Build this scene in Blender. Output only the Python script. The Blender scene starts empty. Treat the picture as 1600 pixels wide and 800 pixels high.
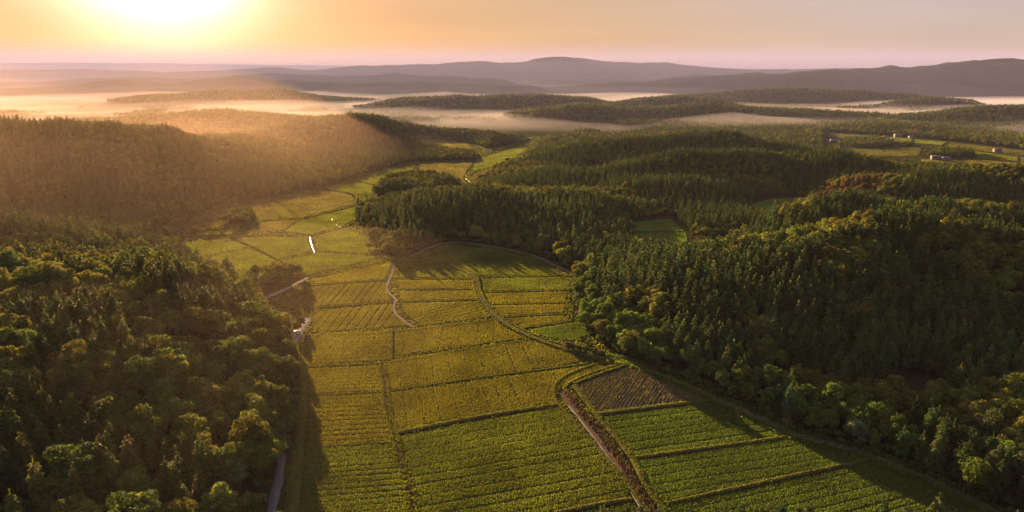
import bpy, math, random
import numpy as np
from mathutils import Vector

# ------------------------------------------------------------------ camera, sky, sun, exposure
sc = bpy.context.scene
H = 110.0                       # drone height above the valley floor
PITCH = math.radians(15.5)
FPX = 1081.0                    # focal length in pixels of the 1600 px wide photograph
cam_d = bpy.data.cameras.new('camera')
cam = bpy.data.objects.new('camera', cam_d)
sc.collection.objects.link(cam)
cam.location = (0, 0, H)
cam.rotation_euler = (math.pi / 2 - PITCH, 0, 0)
cam_d.sensor_width = 36.0
cam_d.lens = 36.0 * FPX / 1600.0
cam_d.clip_start = 1.0
cam_d.clip_end = 60000.0
sc.camera = cam

SUN_AZ = math.radians(-25.5)    # left of straight ahead (+Y)
SUN_EL = math.radians(9.3)
world = bpy.data.worlds.new('World')
sc.world = world
world.use_nodes = True
wn, wl = world.node_tree.nodes, world.node_tree.links
wn.clear()
sky = wn.new('ShaderNodeTexSky')
sky.sky_type = 'NISHITA'
sky.sun_disc = False
sky.sun_elevation = SUN_EL
sky.sun_rotation = SUN_AZ
sky.altitude = 100.0
sky.air_density = 1.5
sky.dust_density = 0.3
sky.ozone_density = 1.0
bg = wn.new('ShaderNodeBackground')
bg.inputs['Strength'].default_value = 0.06
wo = wn.new('ShaderNodeOutputWorld')
gam = wn.new('ShaderNodeGamma')          # soften the physical sky's contrast as the photograph's exposure does
gam.inputs['Gamma'].default_value = 0.28
mul = wn.new('ShaderNodeVectorMath')
mul.operation = 'MULTIPLY'
tcw = wn.new('ShaderNodeTexCoord')
dt = wn.new('ShaderNodeVectorMath')
dt.operation = 'DOT_PRODUCT'
dt.inputs[1].default_value = (math.sin(SUN_AZ) * math.cos(SUN_EL), math.cos(SUN_AZ) * math.cos(SUN_EL), math.sin(SUN_EL))
wl.new(tcw.outputs['Generated'], dt.inputs[0])
warm = wn.new('ShaderNodeMapRange')
warm.interpolation_type = 'SMOOTHSTEP'
warm.inputs['From Min'].default_value = 0.55
warm.inputs['From Max'].default_value = 1.0
wl.new(dt.outputs['Value'], warm.inputs['Value'])
tint = wn.new('ShaderNodeMix')
tint.data_type = 'VECTOR'
tint.inputs[4].default_value = (1.16, 0.98, 1.18)
tint.inputs[5].default_value = (1.22, 0.80, 0.54)
wl.new(warm.outputs[0], tint.inputs[0])
wl.new(tint.outputs[1], mul.inputs[1])
wl.new(sky.outputs[0], gam.inputs['Color'])
wl.new(gam.outputs[0], mul.inputs[0])
# bright air round the sun, and faint streaks of high cloud
last = mul.outputs[0]
for power, colour in ((280.0, (13.0, 11.0, 10.5)), (90.0, (3.0, 1.6, 0.9)), (24.0, (0.8, 0.2, 0.0))):
    mxn = wn.new('ShaderNodeMath')
    mxn.operation = 'MAXIMUM'
    mxn.inputs[1].default_value = 0.0
    wl.new(dt.outputs['Value'], mxn.inputs[0])
    pw = wn.new('ShaderNodeMath')
    pw.operation = 'POWER'
    pw.inputs[1].default_value = power
    wl.new(mxn.outputs[0], pw.inputs[0])
    scl = wn.new('ShaderNodeVectorMath')
    scl.operation = 'SCALE'
    scl.inputs[0].default_value = colour
    wl.new(pw.outputs[0], scl.inputs['Scale'])
    ad = wn.new('ShaderNodeVectorMath')
    ad.operation = 'ADD'
    wl.new(last, ad.inputs[0])
    wl.new(scl.outputs[0], ad.inputs[1])
    last = ad.outputs[0]
mpw = wn.new('ShaderNodeMapping')
mpw.inputs['Scale'].default_value = (3.0, 3.0, 22.0)
mpw.inputs['Rotation'].default_value = (0.05, 0.04, 0.0)
wl.new(tcw.outputs['Generated'], mpw.inputs['Vector'])
nzw = wn.new('ShaderNodeTexNoise')
nzw.inputs['Scale'].default_value = 1.3
nzw.inputs['Detail'].default_value = 5.0
nzw.inputs['Roughness'].default_value = 0.55
wl.new(mpw.outputs[0], nzw.inputs['Vector'])
mrw = wn.new('ShaderNodeMapRange')
mrw.inputs['From Min'].default_value = 0.35
mrw.inputs['From Max'].default_value = 0.70
mrw.inputs['To Min'].default_value = 0.97
mrw.inputs['To Max'].default_value = 1.05
wl.new(nzw.outputs['Fac'], mrw.inputs['Value'])
cl = wn.new('ShaderNodeVectorMath')
cl.operation = 'SCALE'
wl.new(last, cl.inputs[0])
wl.new(mrw.outputs[0], cl.inputs['Scale'])
wl.new(cl.outputs[0], bg.inputs['Color'])
wl.new(bg.outputs[0], wo.inputs['Surface'])

sun_d = bpy.data.lights.new('sun', 'SUN')
sun_d.energy = 5.0
sun_d.angle = math.radians(0.5)
sun_d.color = (1.0, 0.66, 0.33)
sun = bpy.data.objects.new('sun', sun_d)
sc.collection.objects.link(sun)
sun_dir = Vector((math.sin(SUN_AZ) * math.cos(SUN_EL), math.cos(SUN_AZ) * math.cos(SUN_EL), math.sin(SUN_EL)))
sun.rotation_euler = sun_dir.to_track_quat('Z', 'Y').to_euler()
sun.location = (-400, 900, 400)

sc.view_settings.view_transform = 'Standard'
sc.view_settings.look = 'None'
sc.view_settings.gamma = 1.0
sc.view_settings.use_curve_mapping = False
sc.view_settings.exposure = 2.42
sc.render.engine = 'CYCLES'
cy = sc.cycles
cy.use_denoising = True
cy.max_bounces = 6
cy.diffuse_bounces = 3
cy.glossy_bounces = 2
cy.transmission_bounces = 3
cy.volume_bounces = 1
cy.transparent_max_bounces = 8
cy.use_adaptive_sampling = False
cy.caustics_reflective = False
cy.caustics_refractive = False

HAZE_DENSITY = 3.5e-5
HAZE_G = 0.20

# ------------------------------------------------------------------ helpers
R = np.random.default_rng(7)
random.seed(7)
COL = sc.collection
CP, SP = math.cos(PITCH), math.sin(PITCH)


def ray(px, py):
    """pixel -> (side, forward, down) per unit"""
    dy = py - 400.0
    return px - 800.0, FPX * CP - dy * SP, FPX * SP + dy * CP


def gp(px, py, z=0.0):
    """a photograph point on level ground of height z -> world x, y"""
    s, f, d = ray(px, py)
    t = (H - z) / d
    return s * t, f * t


def at(px, py, Y):
    """a photograph point at forward distance Y -> world x, y, z"""
    s, f, d = ray(px, py)
    return s * Y / f, Y, H - Y * d / f


def poly(pts):
    return np.array([gp(*p) for p in pts])


def smooth(a, b, x):
    t = np.clip((x - a) / (b - a), 0, 1)
    return t * t * (3 - 2 * t)


def _hash(ix, iy, seed):
    h = (ix.astype(np.int64) * 374761393 + iy.astype(np.int64) * 668265263 + seed * 1442695041) & 0x7fffffff
    h = (h ^ (h >> 13)) * 1274126177 & 0x7fffffff
    return ((h ^ (h >> 16)) & 0xffff) / 65535.0


def vnoise(x, y, seed=0):
    ix, iy = np.floor(x), np.floor(y)
    fx, fy = x - ix, y - iy
    fx, fy = fx * fx * (3 - 2 * fx), fy * fy * (3 - 2 * fy)
    a, b = _hash(ix, iy, seed), _hash(ix + 1, iy, seed)
    c, d = _hash(ix, iy + 1, seed), _hash(ix + 1, iy + 1, seed)
    return (a + (b - a) * fx) * (1 - fy) + (c + (d - c) * fx) * fy


def fbm(x, y, scale, octaves=4, seed=0):
    v, amp, tot, f = 0.0, 1.0, 0.0, 1.0 / scale
    for o in range(octaves):
        v = v + amp * vnoise(x * f + 17.3 * o, y * f - 9.1 * o, seed + o)
        tot += amp
        amp *= 0.5
        f *= 2.03
    return v / tot


def seg_dist(x, y, a, b):
    ax, ay = a
    dx, dy = b[0] - ax, b[1] - ay
    L2 = dx * dx + dy * dy + 1e-9
    t = np.clip(((x - ax) * dx + (y - ay) * dy) / L2, 0, 1)
    return np.hypot(x - (ax + t * dx), y - (ay + t * dy)), t


def inside(x, y, P):
    c = np.zeros(x.shape, bool)
    n = len(P)
    for i in range(n):
        x0, y0 = P[i]
        x1, y1 = P[(i + 1) % n]
        if y0 == y1:
            continue
        cond = ((y0 > y) != (y1 > y)) & (x < (x1 - x0) * (y - y0) / (y1 - y0) + x0)
        c ^= cond
    return c


def sdist(x, y, P):
    """signed distance, negative inside"""
    d = np.full(x.shape, 1e9)
    n = len(P)
    for i in range(n):
        d = np.minimum(d, seg_dist(x, y, P[i], P[(i + 1) % n])[0])
    return np.where(inside(x, y, P), -d, d)


def ldist(x, y, L):
    d = np.full(x.shape, 1e9)
    for i in range(len(L) - 1):
        d = np.minimum(d, seg_dist(x, y, L[i], L[i + 1])[0])
    return d


def mesh_np(name, verts, quads=None, tris=None, mat=None, smooth_shade=False):
    me = bpy.data.meshes.new(name)
    verts = np.asarray(verts, np.float32)
    nq = 0 if quads is None else len(quads)
    nt = 0 if tris is None else len(tris)
    me.vertices.add(len(verts))
    me.vertices.foreach_set('co', verts.ravel())
    loops, starts = [], []
    if nq:
        loops.append(np.asarray(quads, np.int32).ravel())
        starts.append(np.arange(nq, dtype=np.int32) * 4)
    if nt:
        loops.append(np.asarray(tris, np.int32).ravel())
        starts.append(nq * 4 + np.arange(nt, dtype=np.int32) * 3)
    lp = np.concatenate(loops)
    me.loops.add(len(lp))
    me.loops.foreach_set('vertex_index', lp)
    me.polygons.add(nq + nt)
    me.polygons.foreach_set('loop_start', np.concatenate(starts))
    if smooth_shade:
        me.polygons.foreach_set('use_smooth', np.ones(nq + nt, bool))
    me.update(calc_edges=True)
    if mat is not None:
        me.materials.append(mat)
    return me


def add(name, me, parent=None, loc=None, **props):
    o = bpy.data.objects.new(name, me)
    COL.objects.link(o)
    if parent is not None:
        o.parent = parent
    if loc is not None:
        o.location = loc
    for k, v in props.items():
        o[k] = v
    return o


class MB:
    """collects simple solids into one mesh"""

    def __init__(s):
        s.v, s.q, s.t, s.n = [], [], [], 0

    def put(s, v, q=None, t=None):
        v = np.asarray(v, float)
        s.v.append(v)
        if q is not None:
            s.q.append(np.asarray(q, int) + s.n)
        if t is not None:
            s.t.append(np.asarray(t, int) + s.n)
        s.n += len(v)

    def box(s, x0, x1, y0, y1, z0, z1):
        v = [(x0, y0, z0), (x1, y0, z0), (x1, y1, z0), (x0, y1, z0), (x0, y0, z1), (x1, y0, z1), (x1, y1, z1), (x0, y1, z1)]
        s.put(v, [(0, 3, 2, 1), (4, 5, 6, 7), (0, 1, 5, 4), (1, 2, 6, 5), (2, 3, 7, 6), (3, 0, 4, 7)])

    def tube(s, pts, rad, sides=6):
        pts = np.asarray(pts, float)
        n = len(pts)
        vs = []
        for i in range(n):
            d = pts[min(i + 1, n - 1)] - pts[max(i - 1, 0)]
            d = d / (np.linalg.norm(d) + 1e-9)
            u = np.cross(d, (0.3, 0.9, 0.1) if abs(d[2]) > 0.8 else (0, 0, 1))
            u /= np.linalg.norm(u)
            w = np.cross(d, u)
            for k in range(sides):
                a = 2 * math.pi * k / sides
                vs.append(pts[i] + rad[i] * (math.cos(a) * u + math.sin(a) * w))
        q = []
        for i in range(n - 1):
            for k in range(sides):
                a, b = i * sides + k, i * sides + (k + 1) % sides
                q.append((a, b, b + sides, a + sides))
        s.put(vs, q)

    def mesh(s, name, mat, sm=False):
        return mesh_np(name, np.concatenate(s.v), np.concatenate(s.q) if s.q else None, np.concatenate(s.t) if s.t else None, mat, sm)


# ------------------------------------------------------------------ materials
def new_mat(name):
    m = bpy.data.materials.new(name)
    m.use_nodes = True
    n, l = m.node_tree.nodes, m.node_tree.links
    n.clear()
    out = n.new('ShaderNodeOutputMaterial')
    return m, n, l, out


def foliage_mat(name, transl, tint_attr='INSTANCER', base=(1, 1, 1), rough=0.8, var=0.5, nscale=0.35, tcol=(1.25, 1.1, 0.45)):
    """leaf material: colour comes from the tree's own tint, varied leaf by leaf"""
    m, n, l, out = new_mat(name)
    if tint_attr:
        at_ = n.new('ShaderNodeAttribute')
        at_.attribute_type = tint_attr
        at_.attribute_name = 'tint'
        colour = at_.outputs['Color']
    else:
        rgb = n.new('ShaderNodeRGB')
        rgb.outputs[0].default_value = (*base, 1)
        colour = rgb.outputs[0]
    geo = n.new('ShaderNodeNewGeometry')
    mr = n.new('ShaderNodeMapRange')
    mr.inputs['To Min'].default_value = 1 - var
    mr.inputs['To Max'].default_value = 1 + var
    l.new(geo.outputs['Random Per Island'], mr.inputs['Value'])
    nz = n.new('ShaderNodeTexNoise')
    nz.inputs['Scale'].default_value = nscale
    nz.inputs['Detail'].default_value = 2
    tc = n.new('ShaderNodeTexCoord')
    l.new(tc.outputs['Object'], nz.inputs['Vector'])
    mr2 = n.new('ShaderNodeMapRange')
    mr2.inputs['From Min'].default_value = 0.3
    mr2.inputs['From Max'].default_value = 0.7
    mr2.inputs['To Min'].default_value = 0.7
    mr2.inputs['To Max'].default_value = 1.3
    l.new(nz.outputs['Fac'], mr2.inputs['Value'])
    mu = n.new('ShaderNodeMath')
    mu.operation = 'MULTIPLY'
    l.new(mr.outputs[0], mu.inputs[0])
    l.new(mr2.outputs[0], mu.inputs[1])
    sc_ = n.new('ShaderNodeVectorMath')
    sc_.operation = 'SCALE'
    l.new(colour, sc_.inputs[0])
    l.new(mu.outputs[0], sc_.inputs['Scale'])
    p = n.new('ShaderNodeBsdfPrincipled')
    p.inputs['Roughness'].default_value = rough
    p.inputs['Specular IOR Level'].default_value = 0.08
    l.new(sc_.outputs[0], p.inputs['Base Color'])
    tr = n.new('ShaderNodeBsdfTranslucent')
    tm = n.new('ShaderNodeVectorMath')
    tm.operation = 'MULTIPLY'
    tm.inputs[1].default_value = tcol
    l.new(sc_.outputs[0], tm.inputs[0])
    l.new(tm.outputs[0], tr.inputs['Color'])
    mx = n.new('ShaderNodeMixShader')
    mx.inputs[0].default_value = transl
    l.new(p.outputs[0], mx.inputs[1])
    l.new(tr.outputs[0], mx.inputs[2])
    l.new(mx.outputs[0], out.inputs['Surface'])
    return m


def earth_mat(name, c1, c2, scale, rough=0.95, bump=0.3, bscale=None, c3=None, detail=6, gloss=False):
    m, n, l, out = new_mat(name)
    tc = n.new('ShaderNodeTexCoord')
    nz = n.new('ShaderNodeTexNoise')
    nz.inputs['Scale'].default_value = scale
    nz.inputs['Detail'].default_value = detail
    nz.inputs['Roughness'].default_value = 0.62
    l.new(tc.outputs['Object'], nz.inputs['Vector'])
    cr = n.new('ShaderNodeValToRGB')
    cr.color_ramp.elements[0].position = 0.32
    cr.color_ramp.elements[1].position = 0.68
    cr.color_ramp.elements[0].color = (*c1, 1)
    cr.color_ramp.elements[1].color = (*c2, 1)
    if c3:
        e = cr.color_ramp.elements.new(0.5)
        e.color = (*c3, 1)
    l.new(nz.outputs['Fac'], cr.inputs['Fac'])
    if gloss:
        p = n.new('ShaderNodeBsdfPrincipled')
        p.inputs['Roughness'].default_value = rough
        p.inputs['Specular IOR Level'].default_value = 0.15
        l.new(cr.outputs[0], p.inputs['Base Color'])
    else:
        p = n.new('ShaderNodeBsdfDiffuse')
        l.new(cr.outputs[0], p.inputs['Color'])
    if bump:
        nb = n.new('ShaderNodeTexNoise')
        nb.inputs['Scale'].default_value = bscale or scale * 6
        nb.inputs['Detail'].default_value = 4
        l.new(tc.outputs['Object'], nb.inputs['Vector'])
        bp = n.new('ShaderNodeBump')
        bp.inputs['Strength'].default_value = bump
        bp.inputs['Distance'].default_value = 0.3
        l.new(nb.outputs['Fac'], bp.inputs['Height'])
        l.new(bp.outputs[0], p.inputs['Normal'])
    l.new(p.outputs[0], out.inputs['Surface'])
    return m


M_CONIFER = foliage_mat('conifer_needles', 0.28, var=0.45, tcol=(1.3, 1.1, 0.5))
M_LEAF = foliage_mat('broad_leaves', 0.32, var=0.45, tcol=(1.5, 1.3, 0.4))
M_BARK = earth_mat('bark', (0.05, 0.035, 0.025), (0.12, 0.09, 0.065), 1.5, bump=0.5)
M_TRACK = earth_mat('dirt_track', (0.075, 0.062, 0.042), (0.14, 0.115, 0.08), 0.35, bump=0.3, bscale=3)
M_ASPHALT = earth_mat('asphalt', (0.075, 0.075, 0.08), (0.13, 0.13, 0.135), 0.5, rough=0.75, bump=0.1, bscale=12, gloss=True)
M_CONCRETE = earth_mat('pale_concrete', (0.17, 0.15, 0.13), (0.28, 0.25, 0.22), 0.4, bump=0.15, bscale=8)
M_BANK = earth_mat('bank_turf', (0.045, 0.055, 0.015), (0.11, 0.10, 0.03), 0.5, bump=0.6, bscale=2.5)
M_SOIL = earth_mat('paddy_soil', (0.040, 0.046, 0.014), (0.065, 0.066, 0.022), 0.4, bump=0.4, bscale=3)
M_FALLOW = earth_mat('fallow_soil', (0.075, 0.055, 0.035), (0.13, 0.095, 0.06), 0.35, bump=0.6, bscale=2.2, c3=(0.07, 0.065, 0.028))
M_DARK_SOIL = earth_mat('dark_soil', (0.012, 0.011, 0.008), (0.026, 0.023, 0.014), 0.8, bump=0.4)
M_REEDS = foliage_mat('dry_reeds', 0.3, None, (0.10, 0.075, 0.042), var=0.5, tcol=(1.2, 1.0, 0.7))


def crop_mat(name, base):
    return foliage_mat(name, 0.5, None, base, var=0.22, nscale=0.05, tcol=(1.35, 1.2, 0.35))


M_CROP = {'gold': crop_mat('golden_crop', (0.142, 0.142, 0.027)),  # golder than the green crops: partly crop colour, partly sunlight put in
          'green': crop_mat('green_crop', (0.112, 0.146, 0.028)),
          'deep': crop_mat('deep_green_crop', (0.084, 0.132, 0.027)),
          'bright': crop_mat('sun_lightened_crop', (0.14, 0.23, 0.05)),  # lighter green for the shaded clearings, sunlight put into the crop colour
          'pale': crop_mat('pale_stubble', (0.12, 0.118, 0.058)),
          'dull': crop_mat('dull_far_crop', (0.085, 0.092, 0.040)),
          'grass': crop_mat('bank_grass', (0.090, 0.105, 0.024)),
          'dry': crop_mat('dry_weeds', (0.085, 0.078, 0.036))}

mw, n, l, out = new_mat('still_water')
p = n.new('ShaderNodeBsdfPrincipled')
p.inputs['Base Color'].default_value = (0.03, 0.035, 0.03, 1)
p.inputs['Roughness'].default_value = 0.22
p.inputs['Specular IOR Level'].default_value = 1.0
p.inputs['IOR'].default_value = 1.6
nz = n.new('ShaderNodeTexNoise')
nz.inputs['Scale'].default_value = 1.5
bp = n.new('ShaderNodeBump')
bp.inputs['Strength'].default_value = 0.06
l.new(nz.outputs['Fac'], bp.inputs['Height'])
l.new(bp.outputs[0], p.inputs['Normal'])
l.new(p.outputs[0], out.inputs['Surface'])
M_WATER = mw

# ground: forest floor under the trees, turf in the open, closed canopy on the far hills
mg, n, l, out = new_mat('ground_cover')
tc = n.new('ShaderNodeTexCoord')
a1 = n.new('ShaderNodeAttribute')
a1.attribute_name = 'open_land'
a2 = n.new('ShaderNodeAttribute')
a2.attribute_name = 'far_canopy'


def noise_ramp(scale, cols, detail=6):
    z = n.new('ShaderNodeTexNoise')
    z.inputs['Scale'].default_value = scale
    z.inputs['Detail'].default_value = detail
    z.inputs['Roughness'].default_value = 0.65
    l.new(tc.outputs['Object'], z.inputs['Vector'])
    r = n.new('ShaderNodeValToRGB')
    r.color_ramp.elements[0].position = 0.3
    r.color_ramp.elements[1].position = 0.7
    r.color_ramp.elements[0].color = (*cols[0], 1)
    r.color_ramp.elements[1].color = (*cols[1], 1)
    l.new(z.outputs['Fac'], r.inputs['Fac'])
    return z, r


z1, r1 = noise_ramp(0.2, ((0.018, 0.016, 0.009), (0.045, 0.038, 0.02)))
z2, r2 = noise_ramp(0.12, ((0.022, 0.030, 0.010), (0.05, 0.05, 0.018)), 8)
z3, r3 = noise_ramp(0.02, ((0.018, 0.028, 0.012), (0.05, 0.06, 0.022)), 8)
mx1 = n.new('ShaderNodeMix')
mx1.data_type = 'RGBA'
l.new(a1.outputs['Fac'], mx1.inputs[0])
l.new(r1.outputs[0], mx1.inputs[6])
l.new(r2.outputs[0], mx1.inputs[7])
mx2 = n.new('ShaderNodeMix')
mx2.data_type = 'RGBA'
l.new(a2.outputs['Fac'], mx2.inputs[0])
l.new(mx1.outputs[2], mx2.inputs[6])
l.new(r3.outputs[0], mx2.inputs[7])
p = n.new('ShaderNodeBsdfDiffuse')
l.new(mx2.outputs[2], p.inputs['Color'])
zb = n.new('ShaderNodeTexNoise')
zb.inputs['Scale'].default_value = 0.9
zb.inputs['Detail'].default_value = 5
l.new(tc.outputs['Object'], zb.inputs['Vector'])
bp = n.new('ShaderNodeBump')
bp.inputs['Strength'].default_value = 0.6
bp.inputs['Distance'].default_value = 0.4
l.new(zb.outputs['Fac'], bp.inputs['Height'])
l.new(bp.outputs[0], p.inputs['Normal'])
l.new(p.outputs[0], out.inputs['Surface'])
M_GROUND = mg

# ------------------------------------------------------------------ the lie of the land
VALLEY = poly([(392, 850), (418, 800), (446, 735), (462, 665), (468, 600), (462, 548), (452, 516), (428, 492), (405, 468), (384, 440),
               (300, 408), (268, 380), (285, 350), (330, 324), (420, 308), (500, 292), (545, 281), (572, 271), (600, 262), (650, 252), (740, 250),
               (742, 240), (640, 226), (650, 217), (735, 222), (760, 232), (800, 224), (840, 210), (860, 211), (835, 235), (815, 250), (775, 262), (752, 285), (715, 302),
               (650, 312), (600, 314), (562, 322), (555, 340), (578, 375), (598, 399), (645, 401), (690, 380), (760, 382), (830, 396), (897, 424),
               (890, 470), (905, 512), (938, 536), (1000, 572), (1100, 620), (1250, 676), (1400, 722), (1500, 765), (1585, 815), (1640, 850)])
POCKETS = [poly([(978, 345), (1050, 338), (1076, 360), (1092, 404), (1082, 408), (1000, 390)]),
           poly([(1160, 320), (1200, 309), (1255, 307), (1252, 340), (1205, 354)]),
           poly([(1082, 376), (1142, 371), (1132, 386), (1092, 390)]),
           poly([(900, 268), (935, 263), (930, 275), (905, 277)]),
           poly([(1165, 226), (1195, 224), (1200, 236), (1175, 238)])]
GROVES = [poly([(384, 440), (390, 456), (412, 463), (480, 434), (466, 428), (440, 430), (410, 434)]),
          poly([(582, 300), (596, 284), (650, 276), (715, 283), (724, 298), (690, 307), (630, 311), (590, 308)]),
          poly([(350, 349), (360, 334), (392, 333), (402, 345), (380, 351)])]
PLAIN = poly([(1283, 206), (1400, 212), (1500, 222), (1600, 234), (1800, 248), (1800, 292), (1600, 270), (1500, 266), (1400, 256), (1320, 246), (1287, 236)])
PLAIN_GROVES = [poly([(1312, 226), (1325, 219), (1370, 218), (1395, 224), (1380, 231), (1330, 231)]),
                poly([(1440, 241), (1455, 235), (1515, 238), (1525, 245), (1480, 247), (1445, 246)]),
                poly([(1408, 226), (1425, 224), (1430, 229), (1410, 230)])]
LOWLAND = np.array([(-2600, 1300), (-700, 1270), (-300, 1150), (0, 1080), (160, 1100), (330, 1350), (600, 1560), (1400, 1480), (2200, 1500), (2200, 2400), (900, 2450), (0, 2450), (-900, 2450), (-2600, 2400)], float)

# crests: photograph point of the tree tops and the distance they stand at; half width of the hill
CREST = []


def crest(pts, w, canopy=6.0):
    P = []
    for px, py, Y in pts:
        x, y, z = at(px, py, Y)
        P.append((x, y, max(z - canopy, 0.5)))
    CREST.append((np.array(P), w))


def crest_w(pts, w):
    CREST.append((np.array(pts, float), w))


crest([(-330, 168, 540), (-150, 172, 570), (0, 180, 600), (130, 188, 640), (260, 202, 740), (380, 217, 850), (450, 236, 830), (505, 268, 740)], 95)
crest_w([(-240, 40, 32), (-200, 150, 30), (-205, 250, 27), (-170, 268, 20), (-135, 282, 11)], 75)
crest_w([(-420, 300, 34), (-330, 380, 26), (-260, 420, 14)], 90)
crest([(590, 318, 470), (650, 318, 472), (720, 297, 500), (775, 291, 510), (850, 297, 512), (920, 318, 500), (965, 345, 470)], 56)
crest([(605, 283, 630), (650, 265, 630), (690, 270, 630)], 36)
crest([(430, 203, 1000), (490, 186, 1020), (560, 179, 1030), (620, 184, 1030), (680, 196, 1020), (740, 208, 1000), (800, 214, 990)], 85)
crest([(150, 186, 1230), (250, 179, 1230), (330, 172, 1230), (400, 176, 1220), (490, 184, 1230)], 100)
crest([(-100, 170, 1500), (0, 174, 1480), (100, 178, 1470)], 90)
crest([(605, 162, 1720), (640, 153, 1740), (690, 149, 1750), (760, 149, 1750), (850, 148, 1780), (900, 152, 1800)], 105)
crest([(800, 183, 1400), (850, 167, 1430), (910, 159, 1450), (970, 165, 1450), (1030, 166, 1450), (1080, 161, 1470), (1150, 166, 1470), (1250, 169, 1470), (1350, 177, 1450)], 85)
crest([(840, 192, 1290), (900, 184, 1300), (960, 188, 1310), (1040, 186, 1310)], 55)
crest([(640, 150, 2700), (800, 139, 2750), (900, 132, 2750), (1000, 125, 2750), (1100, 118, 2750), (1200, 111, 2750), (1300, 106, 2750), (1400, 103, 2750), (1500, 96, 2750), (1570, 91, 2750), (1660, 94, 2700), (1800, 86, 2700), (2100, 90, 2600)], 200, 4)
crest([(960, 161, 1720), (1010, 152, 1740), (1060, 150, 1740), (1110, 154, 1730)], 80)
crest([(1080, 147, 2100), (1200, 140, 2150), (1300, 138, 2150), (1400, 143, 2100)], 120)
crest([(1415, 157, 1780), (1450, 151, 1800), (1500, 155, 1780)], 60)
crest([(1430, 180, 1360), (1500, 170, 1400), (1560, 164, 1420), (1620, 161, 1430), (1750, 160, 1430)], 80)
crest([(1180, 196, 1180), (1300, 190, 1200), (1400, 189, 1210), (1500, 196, 1200), (1600, 204, 1160)], 70, 12)
crest([(832, 246, 800), (870, 228, 830), (930, 218, 850), (1000, 212, 860), (1080, 206, 870), (1130, 206, 870), (1175, 220, 850)], 62)
crest([(905, 262, 660), (1000, 250, 665), (1100, 236, 680), (1180, 232, 690), (1280, 240, 680), (1370, 246, 660), (1440, 258, 630)], 50)
crest([(1400, 272, 560), (1450, 259, 570), (1520, 253, 575), (1600, 264, 560), (1720, 262, 550)], 50)
crest([(940, 290, 572), (1000, 276, 588), (1080, 272, 592), (1150, 284, 586), (1185, 300, 570)], 36)
crest([(1300, 316, 415), (1350, 303, 420), (1450, 311, 410), (1550, 303, 415), (1650, 304, 405), (1800, 300, 395)], 44)
crest([(1150, 384, 288), (1250, 364, 296), (1350, 347, 303), (1450, 337, 308), (1600, 330, 310), (1750, 322, 308)], 58, 14)
crest_w([(330, 300, 36), (260, 200, 30), (235, 120, 26), (220, 40, 26)], 75)
# far layers
crest([(-100, 130, 3150), (60, 127, 3150), (200, 119, 3200), (300, 122, 3200), (420, 113, 3200), (520, 118, 3150), (620, 114, 3150), (760, 121, 3050)], 190, 4)
crest([(780, 131, 3200), (860, 124, 3250), (940, 119, 3300), (1010, 121, 3300), (1090, 114, 3300)], 170, 4)
crest([(-200, 158, 2000), (60, 158, 2000), (160, 157, 2020), (250, 148, 2050), (330, 141, 2080), (430, 140, 2080), (500, 150, 2050), (560, 155, 2050)], 130)
crest([(-200, 138, 2600), (0, 136, 2600), (100, 132, 2650), (180, 123, 2700), (260, 128, 2700), (330, 121, 2700), (380, 116, 2720), (430, 123, 2700), (560, 127, 2700), (640, 126, 2700), (800, 131, 2650)], 200, 6)
crest([(-300, 104, 4400), (-50, 108, 4200), (150, 106, 4200), (250, 111, 4000), (420, 104, 4000), (490, 108, 3900), (560, 99, 3900), (620, 101, 3900), (700, 97, 3900), (750, 94, 3900), (800, 97, 3900), (840, 90, 3900), (868, 86, 3900), (900, 90, 3900), (930, 94, 3900), (985, 96, 3900), (1040, 97, 3900), (1100, 103, 3900), (1180, 107, 3900), (1400, 104, 4000)], 190, 4)
crest([(-500, 97, 6600), (0, 98, 6600), (250, 98.5, 6600), (400, 101, 6600), (700, 104, 6600), (1200, 108, 6600), (1700, 108, 6600), (2200, 108, 6600)], 600, 0)


def height(x, y):
    z = np.zeros(x.shape)
    acc = np.zeros(x.shape)
    for P, w in CREST:
        best = np.zeros(x.shape)
        for i in range(len(P) - 1):
            d, t = seg_dist(x, y, P[i][:2], P[i + 1][:2])
            zc = P[i][2] + (P[i + 1][2] - P[i][2]) * t
            best = np.maximum(best, zc * np.exp(-(d / w) ** 2 * 1.0))
        acc += best ** 7
    z = acc ** (1 / 7)
    dist = np.hypot(x, y)
    f1 = fbm(x, y, 85.0, 3, 3) - 0.5
    f2 = fbm(x, y, 420.0, 3, 9) - 0.5
    z = z * (1 + (0.3 + 0.6 * smooth(1300, 600, dist)) * f1 * smooth(5200, 2600, dist)) + (f1 * 5 + 0.3) * smooth(0, 8, z + 3) * smooth(150, 300, dist) * smooth(3200, 1500, dist)
    z = z + f2 * 16 * smooth(2400, 4000, dist)
    z = np.maximum(z, 0)
    m = smooth(2, 48, sdist(x, y, VALLEY))
    for P in POCKETS:
        m = m * smooth(0, 30, sdist(x, y, P))
    m = m * smooth(0, 70, sdist(x, y, PLAIN))
    z = z * m
    for G, gh in ((GROVES[0], 3.5), (GROVES[1], 5.0)):
        z = np.maximum(z, gh * smooth(0, 12, -sdist(x, y, G)))
    return z


def hpt(px, py):
    """photograph point on the ground itself (uneven) -> world"""
    z = 0.0
    for _ in range(12):
        x, y = gp(px, py, z)
        z = 0.5 * z + 0.5 * float(height(np.array([x]), np.array([y]))[0])
    return x, y, z


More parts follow.
